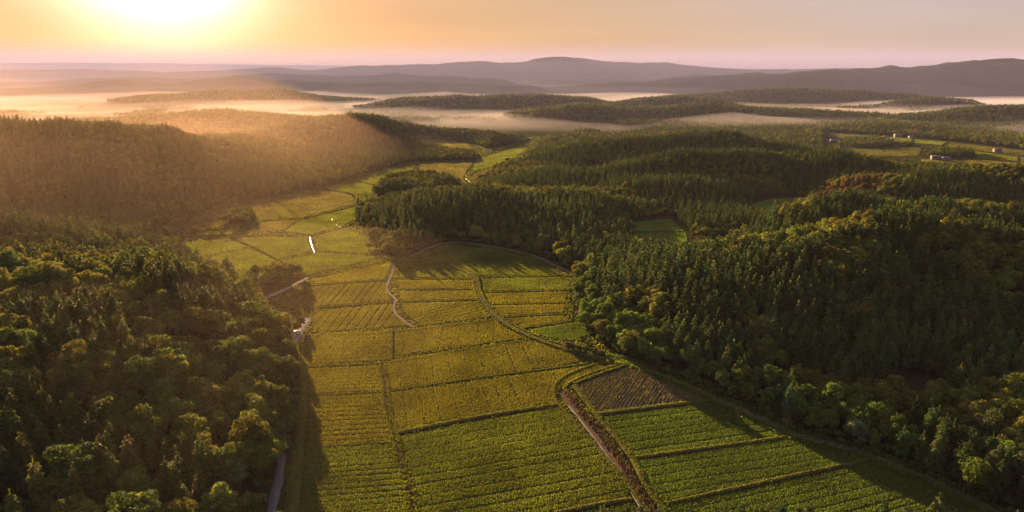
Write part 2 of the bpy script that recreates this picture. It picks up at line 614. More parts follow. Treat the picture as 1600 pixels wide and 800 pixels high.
# ground sheet: rings round the camera, fine in the view
ang = np.concatenate([np.linspace(-math.pi, -0.95, 40, endpoint=False), np.linspace(-0.95, 0.95, 460), np.linspace(0.95, math.pi, 40)[1:-1]])
rad = np.concatenate([[4.0], np.geomspace(40, 8600, 420), [8900]])
A, RR = np.meshgrid(ang, rad)
GX, GY = np.sin(A) * RR, np.cos(A) * RR
GZ = height(GX.ravel(), GY.ravel()).reshape(GX.shape)
GZ[-1:] = 60.0
nr, na = GX.shape
verts = np.stack([GX.ravel(), GY.ravel(), GZ.ravel()], 1)
ii, jj = np.meshgrid(np.arange(nr - 1), np.arange(na), indexing='ij')
j2 = (jj + 1) % na
quads = np.stack([ii * na + jj, ii * na + j2, (ii + 1) * na + j2, (ii + 1) * na + jj], -1).reshape(-1, 4)[:, ::-1]
cap = np.array([[0, k, k + 1] for k in range(1, na - 1)])
me = mesh_np('ground', verts, quads, cap, M_GROUND, True)
xs, ys = verts[:, 0], verts[:, 1]
dist_v = np.hypot(xs, ys)


def open_mask(x, y):
    """True where no forest grows"""
    o = inside(x, y, VALLEY)
    for P in POCKETS:
        o |= inside(x, y, P)
    for G in GROVES:
        o &= ~inside(x, y, G)
    pl = inside(x, y, PLAIN)
    for G in PLAIN_GROVES:
        pl &= ~inside(x, y, G)
    return o | pl


low_v = (inside(xs, ys, LOWLAND) | (ys > 1330)) & (GZ.ravel() < 8) & (ys < 3000)
om = open_mask(xs, ys).astype(np.float32)
om = np.maximum(om, low_v * 0.8)
aa = me.attributes.new('open_land', 'FLOAT', 'POINT')
aa.data.foreach_set('value', om.astype(np.float32))
aa = me.attributes.new('far_canopy', 'FLOAT', 'POINT')
aa.data.foreach_set('value', (smooth(1900, 2350, dist_v) * (1 - low_v)).astype(np.float32))
add('ground', me, kind='structure', label='rolling ground of the wooded hills and valley floor')

# ------------------------------------------------------------------ fields
FIELD_P = []
KEEP_CLEAR = []


def V2(a):
    return np.array(gp(*a))


def blades(P, matkey, rows, spacing, gap, hgt, dens, extra_rows=None, name='crop', zbase=0.06, skip=0.0):
    """upright tufts filling polygon P (world), left out along the wheel tracks"""
    x0, y0 = P.min(0)
    x1, y1 = P.max(0)
    area = (x1 - x0) * (y1 - y0)
    cy_ = P[:, 1].mean()
    k = max(1.0, cy_ / 210.0)            # farther fields: fewer and wider tufts
    sp_ = max(1.0 / math.sqrt(dens * 13.0 / k ** 1.7), math.sqrt(area / 260000))
    gx, gy = np.meshgrid(np.arange(x0, x1, sp_), np.arange(y0, y1, sp_))
    gx[::2] += sp_ * 0.5
    nb = gx.size
    x = gx.ravel() + R.uniform(-0.42, 0.42, nb) * sp_
    y = gy.ravel() + R.uniform(-0.42, 0.42, nb) * sp_
    ok = inside(x, y, P)
    ed = np.full(nb, 1e9)
    for i in range(len(P)):
        ed = np.minimum(ed, seg_dist(x, y, P[i], P[(i + 1) % len(P)])[0])
    ok &= ed > 0.12
    for rw, sp, gp_ in [(rows, spacing, gap)] + (extra_rows or []):
        if rw is None:
            continue
        d = V2(rw[1]) - V2(rw[0])
        d /= np.linalg.norm(d)
        nrm = np.array([-d[1], d[0]])
        s = (x - P[0][0]) * nrm[0] + (y - P[0][1]) * nrm[1]
        s = s + 0.35 * (vnoise(x * 0.08, y * 0.08, 5) - 0.5)
        idx = np.floor(s / sp + 0.5)
        off = np.abs(s - idx * sp - (_hash(idx, idx * 0, 11) - 0.5) * sp * 0.25)
        fade = _hash(idx, idx * 0, 3) * 0.7 + 0.45
        ok &= ~(off < gp_ * fade * 0.56)
    ok &= fbm(x, y, 5.0, 2, 31) > 0.10 + skip
    x, y = x[ok], y[ok]
    nb = len(x)
    if nb == 0:
        return None
    big = fbm(x, y, 16.0, 3, 21)
    ht = hgt * (0.8 + 0.3 * big) * R.uniform(0.85, 1.12, nb)
    wd = 0.22 * k ** 0.85 * R.uniform(0.7, 1.3, nb)
    th = R.uniform(0, 2 * math.pi, nb)
    lean = R.normal(0, 0.6, (nb, 2)) * hgt
    ux, uy = np.cos(th) * wd * 0.5, np.sin(th) * wd * 0.5
    z0 = np.full(nb, zbase)
    v = np.empty((nb, 4, 3))
    v[:, 0] = np.stack([x - ux * 0.7, y - uy * 0.7, z0], 1)
    v[:, 1] = np.stack([x + ux * 0.7, y + uy * 0.7, z0], 1)
    v[:, 2] = np.stack([x + ux + lean[:, 0], y + uy + lean[:, 1], z0 + ht], 1)
    v[:, 3] = np.stack([x - ux + lean[:, 0], y - uy + lean[:, 1], z0 + ht * R.uniform(0.8, 1.05, nb)], 1)
    return mesh_np(name, v.reshape(-1, 3), np.arange(nb * 4).reshape(-1, 4), None, M_CROP[matkey])


def field(px, matkey, rows, spacing, gap, label, hgt=0.36, dens=1.0, extra=None, soil=None, skip=-0.2):
    P = poly(px)
    FIELD_P.append(P)
    # soil pan, a few centimetres proud of the valley floor
    n = len(P)
    top = np.column_stack([P, np.full(n, 0.10)])
    bot = np.column_stack([P, np.full(n, -0.15)])
    me = bpy.data.meshes.new('field')
    order = list(range(n))
    a2 = sum(P[i][0] * P[(i + 1) % n][1] - P[(i + 1) % n][0] * P[i][1] for i in range(n))
    if a2 < 0:
        order = order[::-1]
    faces = [order] + [[order[i], order[i] + n if False else order[i], order[(i + 1) % n]] for i in range(0)]
    sides = [[order[i], n + order[i], n + order[(i + 1) % n], order[(i + 1) % n]] for i in range(n)]
    me.from_pydata([tuple(v) for v in top] + [tuple(v) for v in bot], [], faces + sides)
    me.materials.append(soil or M_SOIL)
    me.update()
    f = add('field', me, kind='structure', label=label)
    if dens > 0:
        b = blades(P, matkey, rows, spacing, gap, hgt, dens, extra, zbase=0.1, skip=skip)
        if b:
            add('crop', b, f, kind='stuff')
    return f


HL = ((470, 618), (600, 612))
field([(480, 523), (610, 517), (610, 562), (473, 572)], 'gold', HL, 3.4, 0.35, 'golden paddy beside the lane, between two cross ditches, left of the irrigation ditch', extra=[(((560, 515), (552, 570)), 5.5, 0.3)])
field([(472, 577), (592, 571), (596, 611), (470, 617)], 'gold', HL, 2.6, 0.45, 'small striped golden paddy on the lane side of the ditch bend')
field([(469, 621), (598, 615), (602, 650), (612, 689), (461, 700)], 'gold', HL, 3.0, 0.55, 'finely striped paddy half in the shade of the wood, above the wide cross ditch')
field([(458, 704), (613, 693), (630, 745), (645, 800), (652, 832), (440, 832)], 'green', ((458, 704), (613, 693)), 2.7, 0.6, 'striped green paddy at the lower edge beside the grey lane')
field([(617, 517), (770, 500), (800, 513), (834, 527), (617, 556)], 'gold', ((700, 505), (690, 550)), 7.0, 0.5, 'golden paddy below the channel end, with faint upright wheel tracks')
field([(602, 569), (618, 562), (838, 531), (922, 561), (880, 571), (610, 609)], 'gold', ((760, 545), (775, 590)), 6.0, 0.55, 'long golden paddy with upright wheel tracks, above the paddy with the rounded end')
field([(606, 615), (880, 577), (958, 566), (972, 572), (900, 594), (874, 608), (868, 630), (640, 667), (622, 668), (613, 640)], 'gold', ((690, 605), (705, 655)), 5.4, 0.55, 'golden paddy whose end curves round by the bend of the brown ditch')
field([(626, 681), (872, 637), (925, 695), (985, 766), (980, 778), (860, 799), (840, 832), (662, 832), (645, 760)], 'green', ((640, 740), (940, 690)), 4.6, 0.6, 'large bright green striped paddy between the two long ditches', hgt=0.36)
field([(868, 808), (988, 786), (1012, 815), (1020, 835), (850, 835)], 'deep', ((868, 808), (988, 786)), 4.6, 0.6, 'dark green corner of paddy under the short track at the lower edge')
DG = ((520, 500), (560, 450))
field([(486, 437), (612, 410), (602, 436), (494, 444)], 'gold', ((500, 440), (600, 415)), 6.0, 0.4, 'narrow wedge of golden paddy just below the road junction')
field([(482, 449), (602, 440), (604, 455), (612, 470), (448, 482), (425, 468)], 'gold', DG, 3.6, 0.7, 'slanting-striped golden paddy beside the pale bend of the lane')
field([(484, 487), (613, 475), (614, 492), (638, 509), (490, 519)], 'gold', ((500, 515), (530, 480)), 3.8, 0.7, 'slanting-striped golden paddy beside the small golden bush')
field([(628, 410), (700, 415), (730, 426), (738, 435), (624, 434)], 'green', ((628, 425), (735, 425)), 5.0, 0.4, 'flat green paddy topmost of the four between channel and curved track')
field([(622, 438), (740, 438), (745, 451), (624, 451)], 'gold', ((628, 445), (735, 445)), 5.0, 0.3, 'second paddy down between zigzag channel and curved track')
field([(622, 455), (746, 454), (750, 467), (628, 470)], 'gold', ((628, 460), (735, 460)), 5.0, 0.3, 'third paddy down between zigzag channel and curved track')
field([(630, 474), (752, 471), (768, 495), (660, 509), (640, 497), (632, 486)], 'gold', ((640, 500), (740, 475)), 3.4, 0.5, 'rough-striped golden paddy inside the lower bend of the zigzag channel')
field([(640, 402), (692, 384), (760, 388), (828, 403), (890, 430), (748, 431), (725, 419), (690, 409)], 'green', ((700, 410), (850, 405)), 7.0, 0.4, 'fan-shaped green paddy under the wooded hill and its pale track')
field([(751, 436), (890, 433), (888, 452), (755, 455)], 'green', ((751, 445), (890, 442)), 5.5, 0.4, 'striped paddy just below the fan-shaped one, right of the curved track')
field([(758, 459), (886, 456), (883, 472), (766, 474)], 'gold', ((758, 465), (886, 462)), 4.5, 0.5, 'middle paddy of the stack between curved track and wood corner')
field([(769, 478), (883, 476), (880, 489), (785, 494)], 'gold', ((769, 485), (886, 482)), 4.0, 0.5, 'fourth narrow paddy of the stack between curved track and wood corner')
field([(790, 498), (882, 493), (888, 501), (815, 511)], 'gold', ((790, 505), (886, 497)), 4.0, 0.5, 'lowest small paddy of the stack, above the curving bank')
field([(828, 515), (905, 503), (928, 520), (898, 532), (852, 528)], 'deep', ((828, 520), (905, 510)), 4.0, 0.4, 'dark green paddy tucked into the wood corner below the curving bank')
FALLOW = field([(900, 603), (984, 572), (1112, 622), (932, 644)], 'dry', ((985, 572), (930, 640)), 1.6, 0.8, 'brown fallow plot with sparse weeds beside the conifer wood', hgt=0.35, dens=0.35, soil=M_FALLOW, skip=0.25)
def soil_ridges(parent, px, d0, d1, spacing):
    P = poly(px)
    d = V2(d1) - V2(d0)
    d /= np.linalg.norm(d)
    nr_ = np.array([-d[1], d[0]])
    c = P.mean(0)
    vs, qs, nv = [], [], 0
    for s_ in np.arange(-40, 40, spacing):
        t = np.arange(-45, 45, 1.0)
        L = c + nr_ * (s_ + 0.12 * np.sin(t * 0.35 + s_))[:, None] + d * t[:, None]
        ins = sdist(L[:, 0], L[:, 1], P) < -0.5
        ins &= R.uniform(0, 1, len(t)) > 0.06
        hh = 0.16 + 0.14 * R.uniform(0, 1, len(t))
        for k_ in range(len(t) - 1):
            if ins[k_] and ins[k_ + 1]:
                a, b = L[k_], L[k_ + 1]
                w_ = 0.3
                vs += [(*(a - nr_ * w_), 0.09), (*a, 0.1 + hh[k_]), (*(a + nr_ * w_), 0.09), (*(b - nr_ * w_), 0.09), (*b, 0.1 + hh[k_ + 1]), (*(b + nr_ * w_), 0.09)]
                qs += [(nv, nv + 3, nv + 4, nv + 1), (nv + 1, nv + 4, nv + 5, nv + 2)]
                nv += 6
    add('soil_ridge', mesh_np('soil_ridge', np.array(vs), np.array(qs)[:, ::-1], None, M_FALLOW), parent, kind='stuff')


soil_ridges(FALLOW, [(900, 603), (984, 572), (1112, 622), (932, 644)], (985, 572), (930, 640), 1.15)
field([(942, 651), (1118, 628), (1240, 679), (992, 713), (968, 688)], 'deep', ((942, 651), (1118, 628)), 4.3, 0.8, 'dark green striped paddy directly below the brown fallow plot')
field([(990, 721), (1248, 684), (1365, 714), (1042, 783), (1012, 763)], 'deep', ((990, 721), (1248, 684)), 4.1, 0.8, 'dark green striped paddy in the middle of the right-hand three')
field([(1047, 790), (1372, 718), (1480, 762), (1560, 805), (1590, 832), (1068, 832)], 'deep', ((1047, 790), (1372, 718)), 3.3, 0.8, 'lowest dark green striped paddy running along the conifer wood')
# upper valley
field([(290, 380), (358, 373), (384, 386), (308, 402)], 'green', ((290, 390), (384, 380)), 9, 0.5, 'pale green paddy against the left wood, beyond the grove')
field([(318, 405), (388, 389), (438, 410), (405, 430), (380, 434)], 'green', ((320, 408), (430, 400)), 8, 0.5, 'green paddy behind the dark grove by the lane')
field([(374, 372), (480, 370), (486, 393), (434, 404), (395, 387)], 'green', ((374, 380), (480, 378)), 9, 0.5, 'green paddy left of the bright straight water channel')
field([(496, 395), (596, 402), (480, 430), (444, 409), (488, 398)], 'green', ((500, 410), (596, 404)), 8, 0.6, 'green paddy between the road and the dark grove')
field([(490, 370), (540, 356), (572, 372), (592, 397), (496, 392)], 'green', ((492, 380), (590, 378)), 8, 0.5, 'green paddy right of the bright straight water channel')
field([(445, 362), (470, 345), (560, 322), (555, 342), (536, 353), (488, 366)], 'green', ((450, 355), (560, 335)), 9, 0.5, 'green paddy at the foot of the wooded hill, above the broken water')
field([(405, 362), (440, 360), (466, 344), (440, 345), (408, 348)], 'pale', ((405, 355), (460, 350)), 9, 0.5, 'small pale plot beside the bush clump in the upper valley')
field([(335, 330), (420, 312), (440, 322), (460, 340), (405, 344), (396, 332)], 'pale', ((335, 332), (420, 314)), 11, 0.6, 'pinkish pale plot against the foot of the left hill')
field([(425, 311), (500, 296), (548, 305), (556, 318), (470, 340), (446, 322)], 'pale', ((425, 315), (500, 300)), 11, 0.6, 'large pale plot in the middle of the upper valley')
field([(505, 294), (548, 284), (582, 290), (580, 304), (552, 303)], 'green', ((505, 298), (580, 292)), 12, 0.6, 'pale green paddy left of the wooded hillock')
field([(552, 281), (600, 266), (650, 257), (640, 270), (596, 280), (585, 287)], 'green', ((560, 280), (640, 262)), 12, 0.6, 'pale paddy behind the wooded hillock')
field([(300, 352), (334, 332), (350, 334), (346, 352), (320, 366)], 'dry', ((300, 355), (346, 340)), 11, 0.6, 'dull plot under the left hill beside the bush clump')
field([(655, 256), (740, 253), (728, 268), (722, 282), (655, 270)], 'pale', ((655, 262), (740, 258)), 14, 0.8, 'pale plot beyond the hillock near the winding bright stream')
field([(745, 250), (800, 232), (825, 232), (800, 248), (762, 262), (738, 268)], 'green', ((745, 255), (800, 240)), 14, 0.8, 'pale green meadow at the valley mouth')
field([(735, 285), (740, 272), (770, 262), (750, 283), (718, 300)], 'dry', ((735, 285), (770, 265)), 14, 0.8, 'rough meadow along the winding bright stream')
field([(655, 218), (730, 223), (740, 236), (660, 226)], 'pale', ((655, 220), (730, 226)), 16, 0.8, 'far pinkish plot behind the dark belt of trees')
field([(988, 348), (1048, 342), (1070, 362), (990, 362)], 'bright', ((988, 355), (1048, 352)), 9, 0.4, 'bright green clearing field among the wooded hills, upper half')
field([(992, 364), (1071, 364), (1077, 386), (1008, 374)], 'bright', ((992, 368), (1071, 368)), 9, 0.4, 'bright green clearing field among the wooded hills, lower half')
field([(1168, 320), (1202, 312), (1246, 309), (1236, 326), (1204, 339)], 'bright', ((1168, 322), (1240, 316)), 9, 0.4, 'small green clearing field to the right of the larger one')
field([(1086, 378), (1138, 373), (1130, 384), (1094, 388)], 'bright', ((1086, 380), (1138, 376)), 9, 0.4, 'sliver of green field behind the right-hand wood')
for pts, mk, lab in [([(1290, 208), (1380, 213), (1375, 217), (1292, 215)], 'dull', 'far strip field under the tree belt, nearest the hill'),
                     ([(1385, 214), (1480, 222), (1470, 227), (1400, 221)], 'green', 'far strip field behind the first tree clump of the plain'),
                     ([(1485, 223), (1600, 236), (1780, 248), (1780, 256), (1590, 243), (1480, 229)], 'dull', 'long yellowish strip field along the far tree belt'),
                     ([(1290, 218), (1312, 218), (1312, 240), (1292, 234)], 'pale', 'far pale strip field left of the tree clump'),
                     ([(1330, 233), (1395, 233), (1440, 230), (1436, 243), (1350, 246)], 'dull', 'yellowish field in front of the first tree clump of the plain'),
                     ([(1436, 228), (1475, 230), (1590, 246), (1590, 252), (1530, 247), (1515, 236), (1450, 233)], 'green', 'greenish strip field beside the hedge of dark trees'),
                     ([(1440, 249), (1530, 250), (1590, 255), (1590, 268), (1500, 264), (1440, 258)], 'pale', 'pale field in front of the dark tree row on the plain'),
                     ([(1595, 246), (1780, 259), (1780, 288), (1595, 268)], 'dull', 'yellowish field at the plain, cut by the right edge')]:
    field(pts, mk, (pts[0], pts[1]), 16, 1.0, lab, hgt=0.5)

# ------------------------------------------------------------------ banks, ditches, tracks and water
def densify(L, step):
    out_ = [L[0]]
    for a, b in zip(L[:-1], L[1:]):
        n_ = max(1, int(np.hypot(*(b - a)) / step))
        for k in range(1, n_ + 1):
            out_.append(a + (b - a) * k / n_)
    return np.array(out_)


def curve(px):
    """smooth line through photograph points on the valley floor"""
    P = np.array([gp(*p) for p in px])
    if len(P) < 3:
        return densify(P, 2.0)
    Q = np.vstack([2 * P[0] - P[1], P, 2 * P[-1] - P[-2]])
    res = []
    for i in range(1, len(Q) - 2):
        n_ = max(2, int(np.hypot(*(Q[i + 1] - Q[i])) / 2.0))
        for k in range(n_):
            t = k / n_
            res.append(0.5 * ((2 * Q[i]) + (-Q[i - 1] + Q[i + 1]) * t + (2 * Q[i - 1] - 5 * Q[i] + 4 * Q[i + 1] - Q[i + 2]) * t * t + (-Q[i - 1] + 3 * Q[i] - 3 * Q[i + 1] + Q[i + 2]) * t ** 3))
    res.append(P[-1])
    return np.array(res)


def ribbon(name, px, profile, mat, label, jitter=0.1, zadd=0.0, follow=False, pts=None):
    """a strip with the cross-section profile [(offset, height)] swept along the line"""
    L = curve(px) if pts is None else pts
    n_ = len(L)
    if name in ('track', 'road', 'lane', 'water', 'yard', 'channel', 'ditch'):
        KEEP_CLEAR.append((L[::3] if len(L) > 8 else L, min(abs(profile[0][0]), 4.4)))
    T = np.gradient(L, axis=0)
    T /= np.linalg.norm(T, axis=1)[:, None] + 1e-9
    N = np.stack([-T[:, 1], T[:, 0]], 1)
    wig = (fbm(L[:, 0], L[:, 1], 5.0, 2, 77) - 0.5) * 2 * jitter
    k = len(profile)
    base = height(L[:, 0], L[:, 1]) if follow else np.zeros(n_)
    vs = np.zeros((n_, k, 3))
    for c, (o_, z_) in enumerate(profile):
        oo = o_ * (1 + 0.25 * wig / max(jitter, 1e-6) * (jitter > 0)) + wig
        vs[:, c, 0] = L[:, 0] + N[:, 0] * oo
        vs[:, c, 1] = L[:, 1] + N[:, 1] * oo
        vs[:, c, 2] = z_ + zadd + base
    q = []
    for i in range(n_ - 1):
        for c in range(k - 1):
            a = i * k + c
            q.append((a, a + k, a + k + 1, a + 1))
    me = mesh_np(name, vs.reshape(-1, 3), np.array(q)[:, ::-1], None, mat)
    return add(name, me, kind='structure', label=label), L


def tufts_along(L, spread, per_m, hgt, matkey, parent, wid=0.4, zb=0.05, off=0.0):
    seg = np.hypot(*np.diff(L, axis=0).T)
    tot = seg.sum()
    nb = int(tot * per_m)
    s = R.uniform(0, tot, nb)
    cum = np.concatenate([[0], np.cumsum(seg)])
    i = np.clip(np.searchsorted(cum, s) - 1, 0, len(seg) - 1)
    t = ((s - cum[i]) / (seg[i] + 1e-9))[:, None]
    T = (L[i + 1] - L[i]) / (seg[i][:, None] + 1e-9)
    P = L[i] + (L[i + 1] - L[i]) * t + np.stack([-T[:, 1], T[:, 0]], 1) * (off + R.normal(0, spread, nb))[:, None]
    th = R.uniform(0, 6.28, nb)
    wd = wid * R.uniform(0.6, 1.4, nb)
    ht = hgt * R.uniform(0.5, 1.3, nb)
    lean = R.normal(0, 0.3, (nb, 2)) * hgt
    ux, uy = np.cos(th) * wd / 2, np.sin(th) * wd / 2
    v = np.empty((nb, 4, 3))
    z = np.full(nb, zb)
    v[:, 0] = np.stack([P[:, 0] - ux, P[:, 1] - uy, z], 1)
    v[:, 1] = np.stack([P[:, 0] + ux, P[:, 1] + uy, z], 1)
    v[:, 2] = np.stack([P[:, 0] + ux + lean[:, 0], P[:, 1] + uy + lean[:, 1], z + ht], 1)
    v[:, 3] = np.stack([P[:, 0] - ux + lean[:, 0], P[:, 1] - uy + lean[:, 1], z + ht * 0.9], 1)
    me = mesh_np('grass', v.reshape(-1, 3), np.arange(nb * 4).reshape(-1, 4), None, M_CROP[matkey] if matkey in M_CROP else M_REEDS)
    return add('grass', me, parent, kind='stuff')


def bank(px, label, w=1.1, h=0.45, grass='grass', per_m=9):
    k = max(1.0, np.mean([gp(*p)[1] for p in px]) / 260.0)
    o, L = ribbon('field_bank', px, [(-w * 0.5, -0.05), (-w * 0.28, h), (w * 0.28, h), (w * 0.5, -0.05)], M_BANK, label, 0.12)
    # flat dark strip at the near foot of the bank
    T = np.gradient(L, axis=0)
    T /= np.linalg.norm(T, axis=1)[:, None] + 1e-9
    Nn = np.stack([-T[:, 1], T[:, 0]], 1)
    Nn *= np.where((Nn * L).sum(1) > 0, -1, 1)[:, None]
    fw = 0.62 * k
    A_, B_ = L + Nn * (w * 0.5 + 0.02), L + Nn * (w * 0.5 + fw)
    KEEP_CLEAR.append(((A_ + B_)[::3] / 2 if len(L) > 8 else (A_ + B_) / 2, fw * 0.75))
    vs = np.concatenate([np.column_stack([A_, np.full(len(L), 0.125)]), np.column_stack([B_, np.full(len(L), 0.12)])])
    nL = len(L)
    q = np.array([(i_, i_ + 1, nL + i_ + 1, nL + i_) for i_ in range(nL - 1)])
    add('dark_strip', mesh_np('dark_strip', vs, q, None, M_DARK_SOIL), o)
    if per_m:
        tufts_along(L, w * 0.26, per_m / k, 0.26, grass, o, 0.28 * k, h * 0.75)
    return o


for px, lab in [
    ([(476, 524.5), (612, 519), (770, 501)], 'low turf bank crossing above the upright-tracked paddies'),
    ([(471, 574.5), (612, 566), (720, 548), (838, 529.5)], 'turf bank crossing below the first upright-tracked paddy'),
    ([(470, 619), (598, 613)], 'turf bank between the two striped paddies by the lane'),
    ([(600, 613), (740, 592), (880, 574), (950, 564)], 'long turf bank between the two upright-tracked golden paddies'),
    ([(459, 702), (614, 691)], 'turf bank above the lowest paddy by the lane'),
    ([(484, 446.5), (604, 438)], 'turf bank below the wedge-shaped paddy'),
    ([(446, 484.5), (614, 472.5)], 'turf bank between the two slanting-striped paddies'),
    ([(624, 436), (742, 436.5)], 'turf bank under the topmost paddy by the curved track'),
    ([(623, 453), (748, 452.5)], 'turf bank under the second paddy by the curved track'),
    ([(626, 472), (752, 469)], 'turf bank under the third paddy by the curved track'),
    ([(749, 434), (892, 431.5)], 'turf bank under the fan-shaped paddy'),
    ([(756, 457), (888, 454)], 'turf bank between striped paddies near the wood corner, upper'),
    ([(764, 476), (886, 474)], 'turf bank between striped paddies near the wood corner, middle'),
    ([(784, 496), (884, 491)], 'turf bank between striped paddies near the wood corner, lower'),
    ([(820, 513), (888, 502), (892, 492)], 'curving turf bank under the lowest small paddy'),
    ([(484, 434), (560, 421), (624, 405)], 'turf bank running from the lane tip to the road junction'),
    ([(612, 519), (612, 564)], 'upright turf bank beside the first ditch stretch'),
    ([(362, 370), (400, 388), (440, 409), (472, 428)], 'slanting turf bank leading down to the dark grove'),
    ([(360, 371), (420, 367), (484, 368), (540, 354), (556, 344)], 'turf bank crossing the upper valley to the bright channel'),
    ([(470, 343), (560, 320)], 'turf bank in the upper valley below the large pale plot'),
    ([(445, 345), (430, 330), (420, 310)], 'turf bank between the two pale plots'),
    ([(410, 346), (445, 343), (470, 342)], 'short turf bank beside the bush clump'),
    ([(556, 319), (552, 304), (502, 294)], 'turf bank round the end of the large pale plot'),
    ([(550, 303), (584, 306)], 'short turf bank leading to the hillock'),
]:
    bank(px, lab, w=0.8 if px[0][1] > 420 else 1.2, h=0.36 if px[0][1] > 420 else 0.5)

# stouter banks at the foot of the middle fields
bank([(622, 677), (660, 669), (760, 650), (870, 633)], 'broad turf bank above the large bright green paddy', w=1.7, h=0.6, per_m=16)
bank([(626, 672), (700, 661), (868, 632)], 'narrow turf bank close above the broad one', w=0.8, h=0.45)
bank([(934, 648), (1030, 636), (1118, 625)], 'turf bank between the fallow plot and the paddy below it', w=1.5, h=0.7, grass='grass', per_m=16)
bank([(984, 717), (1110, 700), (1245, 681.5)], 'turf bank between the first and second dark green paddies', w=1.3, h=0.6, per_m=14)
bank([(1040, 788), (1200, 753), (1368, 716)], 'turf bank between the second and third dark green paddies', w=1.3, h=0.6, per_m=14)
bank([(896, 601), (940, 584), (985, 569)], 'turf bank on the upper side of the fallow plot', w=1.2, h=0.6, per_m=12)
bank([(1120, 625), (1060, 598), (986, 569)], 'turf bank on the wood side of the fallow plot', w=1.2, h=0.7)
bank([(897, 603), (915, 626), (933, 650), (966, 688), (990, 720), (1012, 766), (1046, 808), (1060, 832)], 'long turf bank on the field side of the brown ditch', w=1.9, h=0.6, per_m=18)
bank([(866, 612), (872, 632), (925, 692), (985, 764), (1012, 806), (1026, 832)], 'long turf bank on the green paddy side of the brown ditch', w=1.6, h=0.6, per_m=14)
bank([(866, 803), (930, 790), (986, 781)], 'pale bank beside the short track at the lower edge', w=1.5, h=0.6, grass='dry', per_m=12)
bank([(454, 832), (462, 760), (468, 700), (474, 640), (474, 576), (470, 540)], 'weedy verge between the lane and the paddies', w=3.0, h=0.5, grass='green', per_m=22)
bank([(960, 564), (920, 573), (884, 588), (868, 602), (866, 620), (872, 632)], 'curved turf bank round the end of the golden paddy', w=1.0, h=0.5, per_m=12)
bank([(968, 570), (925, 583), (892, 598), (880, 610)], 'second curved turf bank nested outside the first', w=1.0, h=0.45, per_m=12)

# dry reedy ditch
o, L = ribbon('ditch', [(880, 612), (903, 642), (935, 680), (975, 735), (1008, 790), (1030, 832)], [(-1.9, 0.12), (-0.9, 0.02), (0.5, 0.02), (1.9, 0.14)], earth_mat('ditch_earth', (0.07, 0.052, 0.035), (0.12, 0.09, 0.06), 0.6, bump=0.6), 'brown reedy ditch between the green paddies')
tufts_along(L, 0.55, 22, 0.9, 'reeds', o, 0.25, 0.02, off=0.7)
o, L = ribbon('channel', [(886, 632), (905, 655), (932, 690), (966, 738), (996, 786), (1018, 832)], [(-0.28, 0.16), (-0.2, 0.2), (0.2, 0.2), (0.28, 0.16)], M_CONCRETE, 'thin pale concrete channel along the brown ditch', 0.02)
o, L = ribbon('ditch', [(598, 570), (601, 600), (606, 640), (616, 680), (628, 725), (640, 770), (655, 832)], [(-0.9, 0.14), (-0.35, 0.02), (0.35, 0.02), (0.9, 0.14)], earth_mat('ditch_mud', (0.07, 0.05, 0.035), (0.15, 0.11, 0.08), 0.7, bump=0.6), 'narrow muddy ditch between striped paddies and golden paddies')
tufts_along(L, 0.25, 7, 0.5, 'reeds', o, 0.25, 0.02, off=0.4)
tufts_along(L, 0.3, 12, 0.6, 'grass', o, 0.3, 0.05, off=-0.9)
tufts_along(L, 0.3, 12, 0.6, 'grass', o, 0.3, 0.05, off=0.9)
CH = [(616, 412), (611, 430), (604, 446), (606, 456), (618, 468), (614, 480), (620, 492), (634, 503), (648, 511)]
ribbon('channel', CH, [(-0.9, 0.15), (-0.5, 0.03), (0.5, 0.03), (0.9, 0.15)], M_TRACK, 'zigzag earthen channel between the golden paddies', 0.15)
ribbon('water', CH, [(-0.5, 0.05), (0.5, 0.05)], M_WATER, 'thin water in the zigzag channel', 0.1)

# curved main track and its branches
TR = [(588, 401), (622, 406), (660, 409), (700, 414), (728, 424), (742, 436), (746, 455), (755, 474), (775, 494), (800, 512), (840, 530), (880, 544), (905, 552)]
ribbon('track', TR, [(-2.6, -0.02), (-1.1, 0.55), (1.1, 0.55), (2.6, -0.02)], M_BANK, 'curving raised bank of the field track', 0.2)
o, L = ribbon('track', TR, [(-0.6, 0.57), (0.6, 0.57)], M_TRACK, 'curving dirt track on its low bank from the road junction', 0.15)
tufts_along(L, 0.25, 8, 0.5, 'grass', o, 0.4, 0.45, off=1.5)
tufts_along(L, 0.25, 8, 0.5, 'grass', o, 0.4, 0.45, off=-1.5)
tufts_along(L, 0.2, 4, 0.25, 'grass', o, 0.3, 0.55)
o, L = ribbon('track', [(905, 552), (950, 560), (990, 568), (1060, 596), (1122, 624), (1180, 650), (1250, 681), (1330, 702), (1400, 728), (1500, 772), (1590, 822)], [(-1.3, 0.12), (-0.9, 0.16), (0.9, 0.16), (1.3, 0.12)], M_TRACK, 'dirt track running along the foot of the conifer wood', 0.2)
tufts_along(L, 0.3, 8, 0.4, 'deep', o, 0.4, 0.1)
tufts_along(L, 0.8, 16, 0.7, 'deep', o, 0.5, 0.02, off=-3.0)
tufts_along(L, 0.8, 16, 0.6, 'deep', o, 0.5, 0.02, off=2.6)
ribbon('track', [(640, 401), (690, 380.5), (722, 379), (760, 384), (800, 391), (845, 404), (897, 429)], [(-1.2, 0.05), (-0.7, 0.25), (0.7, 0.25), (1.2, 0.05)], M_TRACK, 'pale dirt track under the wooded hill', 0.2)
ribbon('road', [(494, 395.5), (540, 398.5), (588, 402)], [(-1.2, 0.1), (-1.0, 0.2), (1.0, 0.2), (1.2, 0.1)], M_TRACK, 'dirt road from the bright channel to the junction', 0.12)
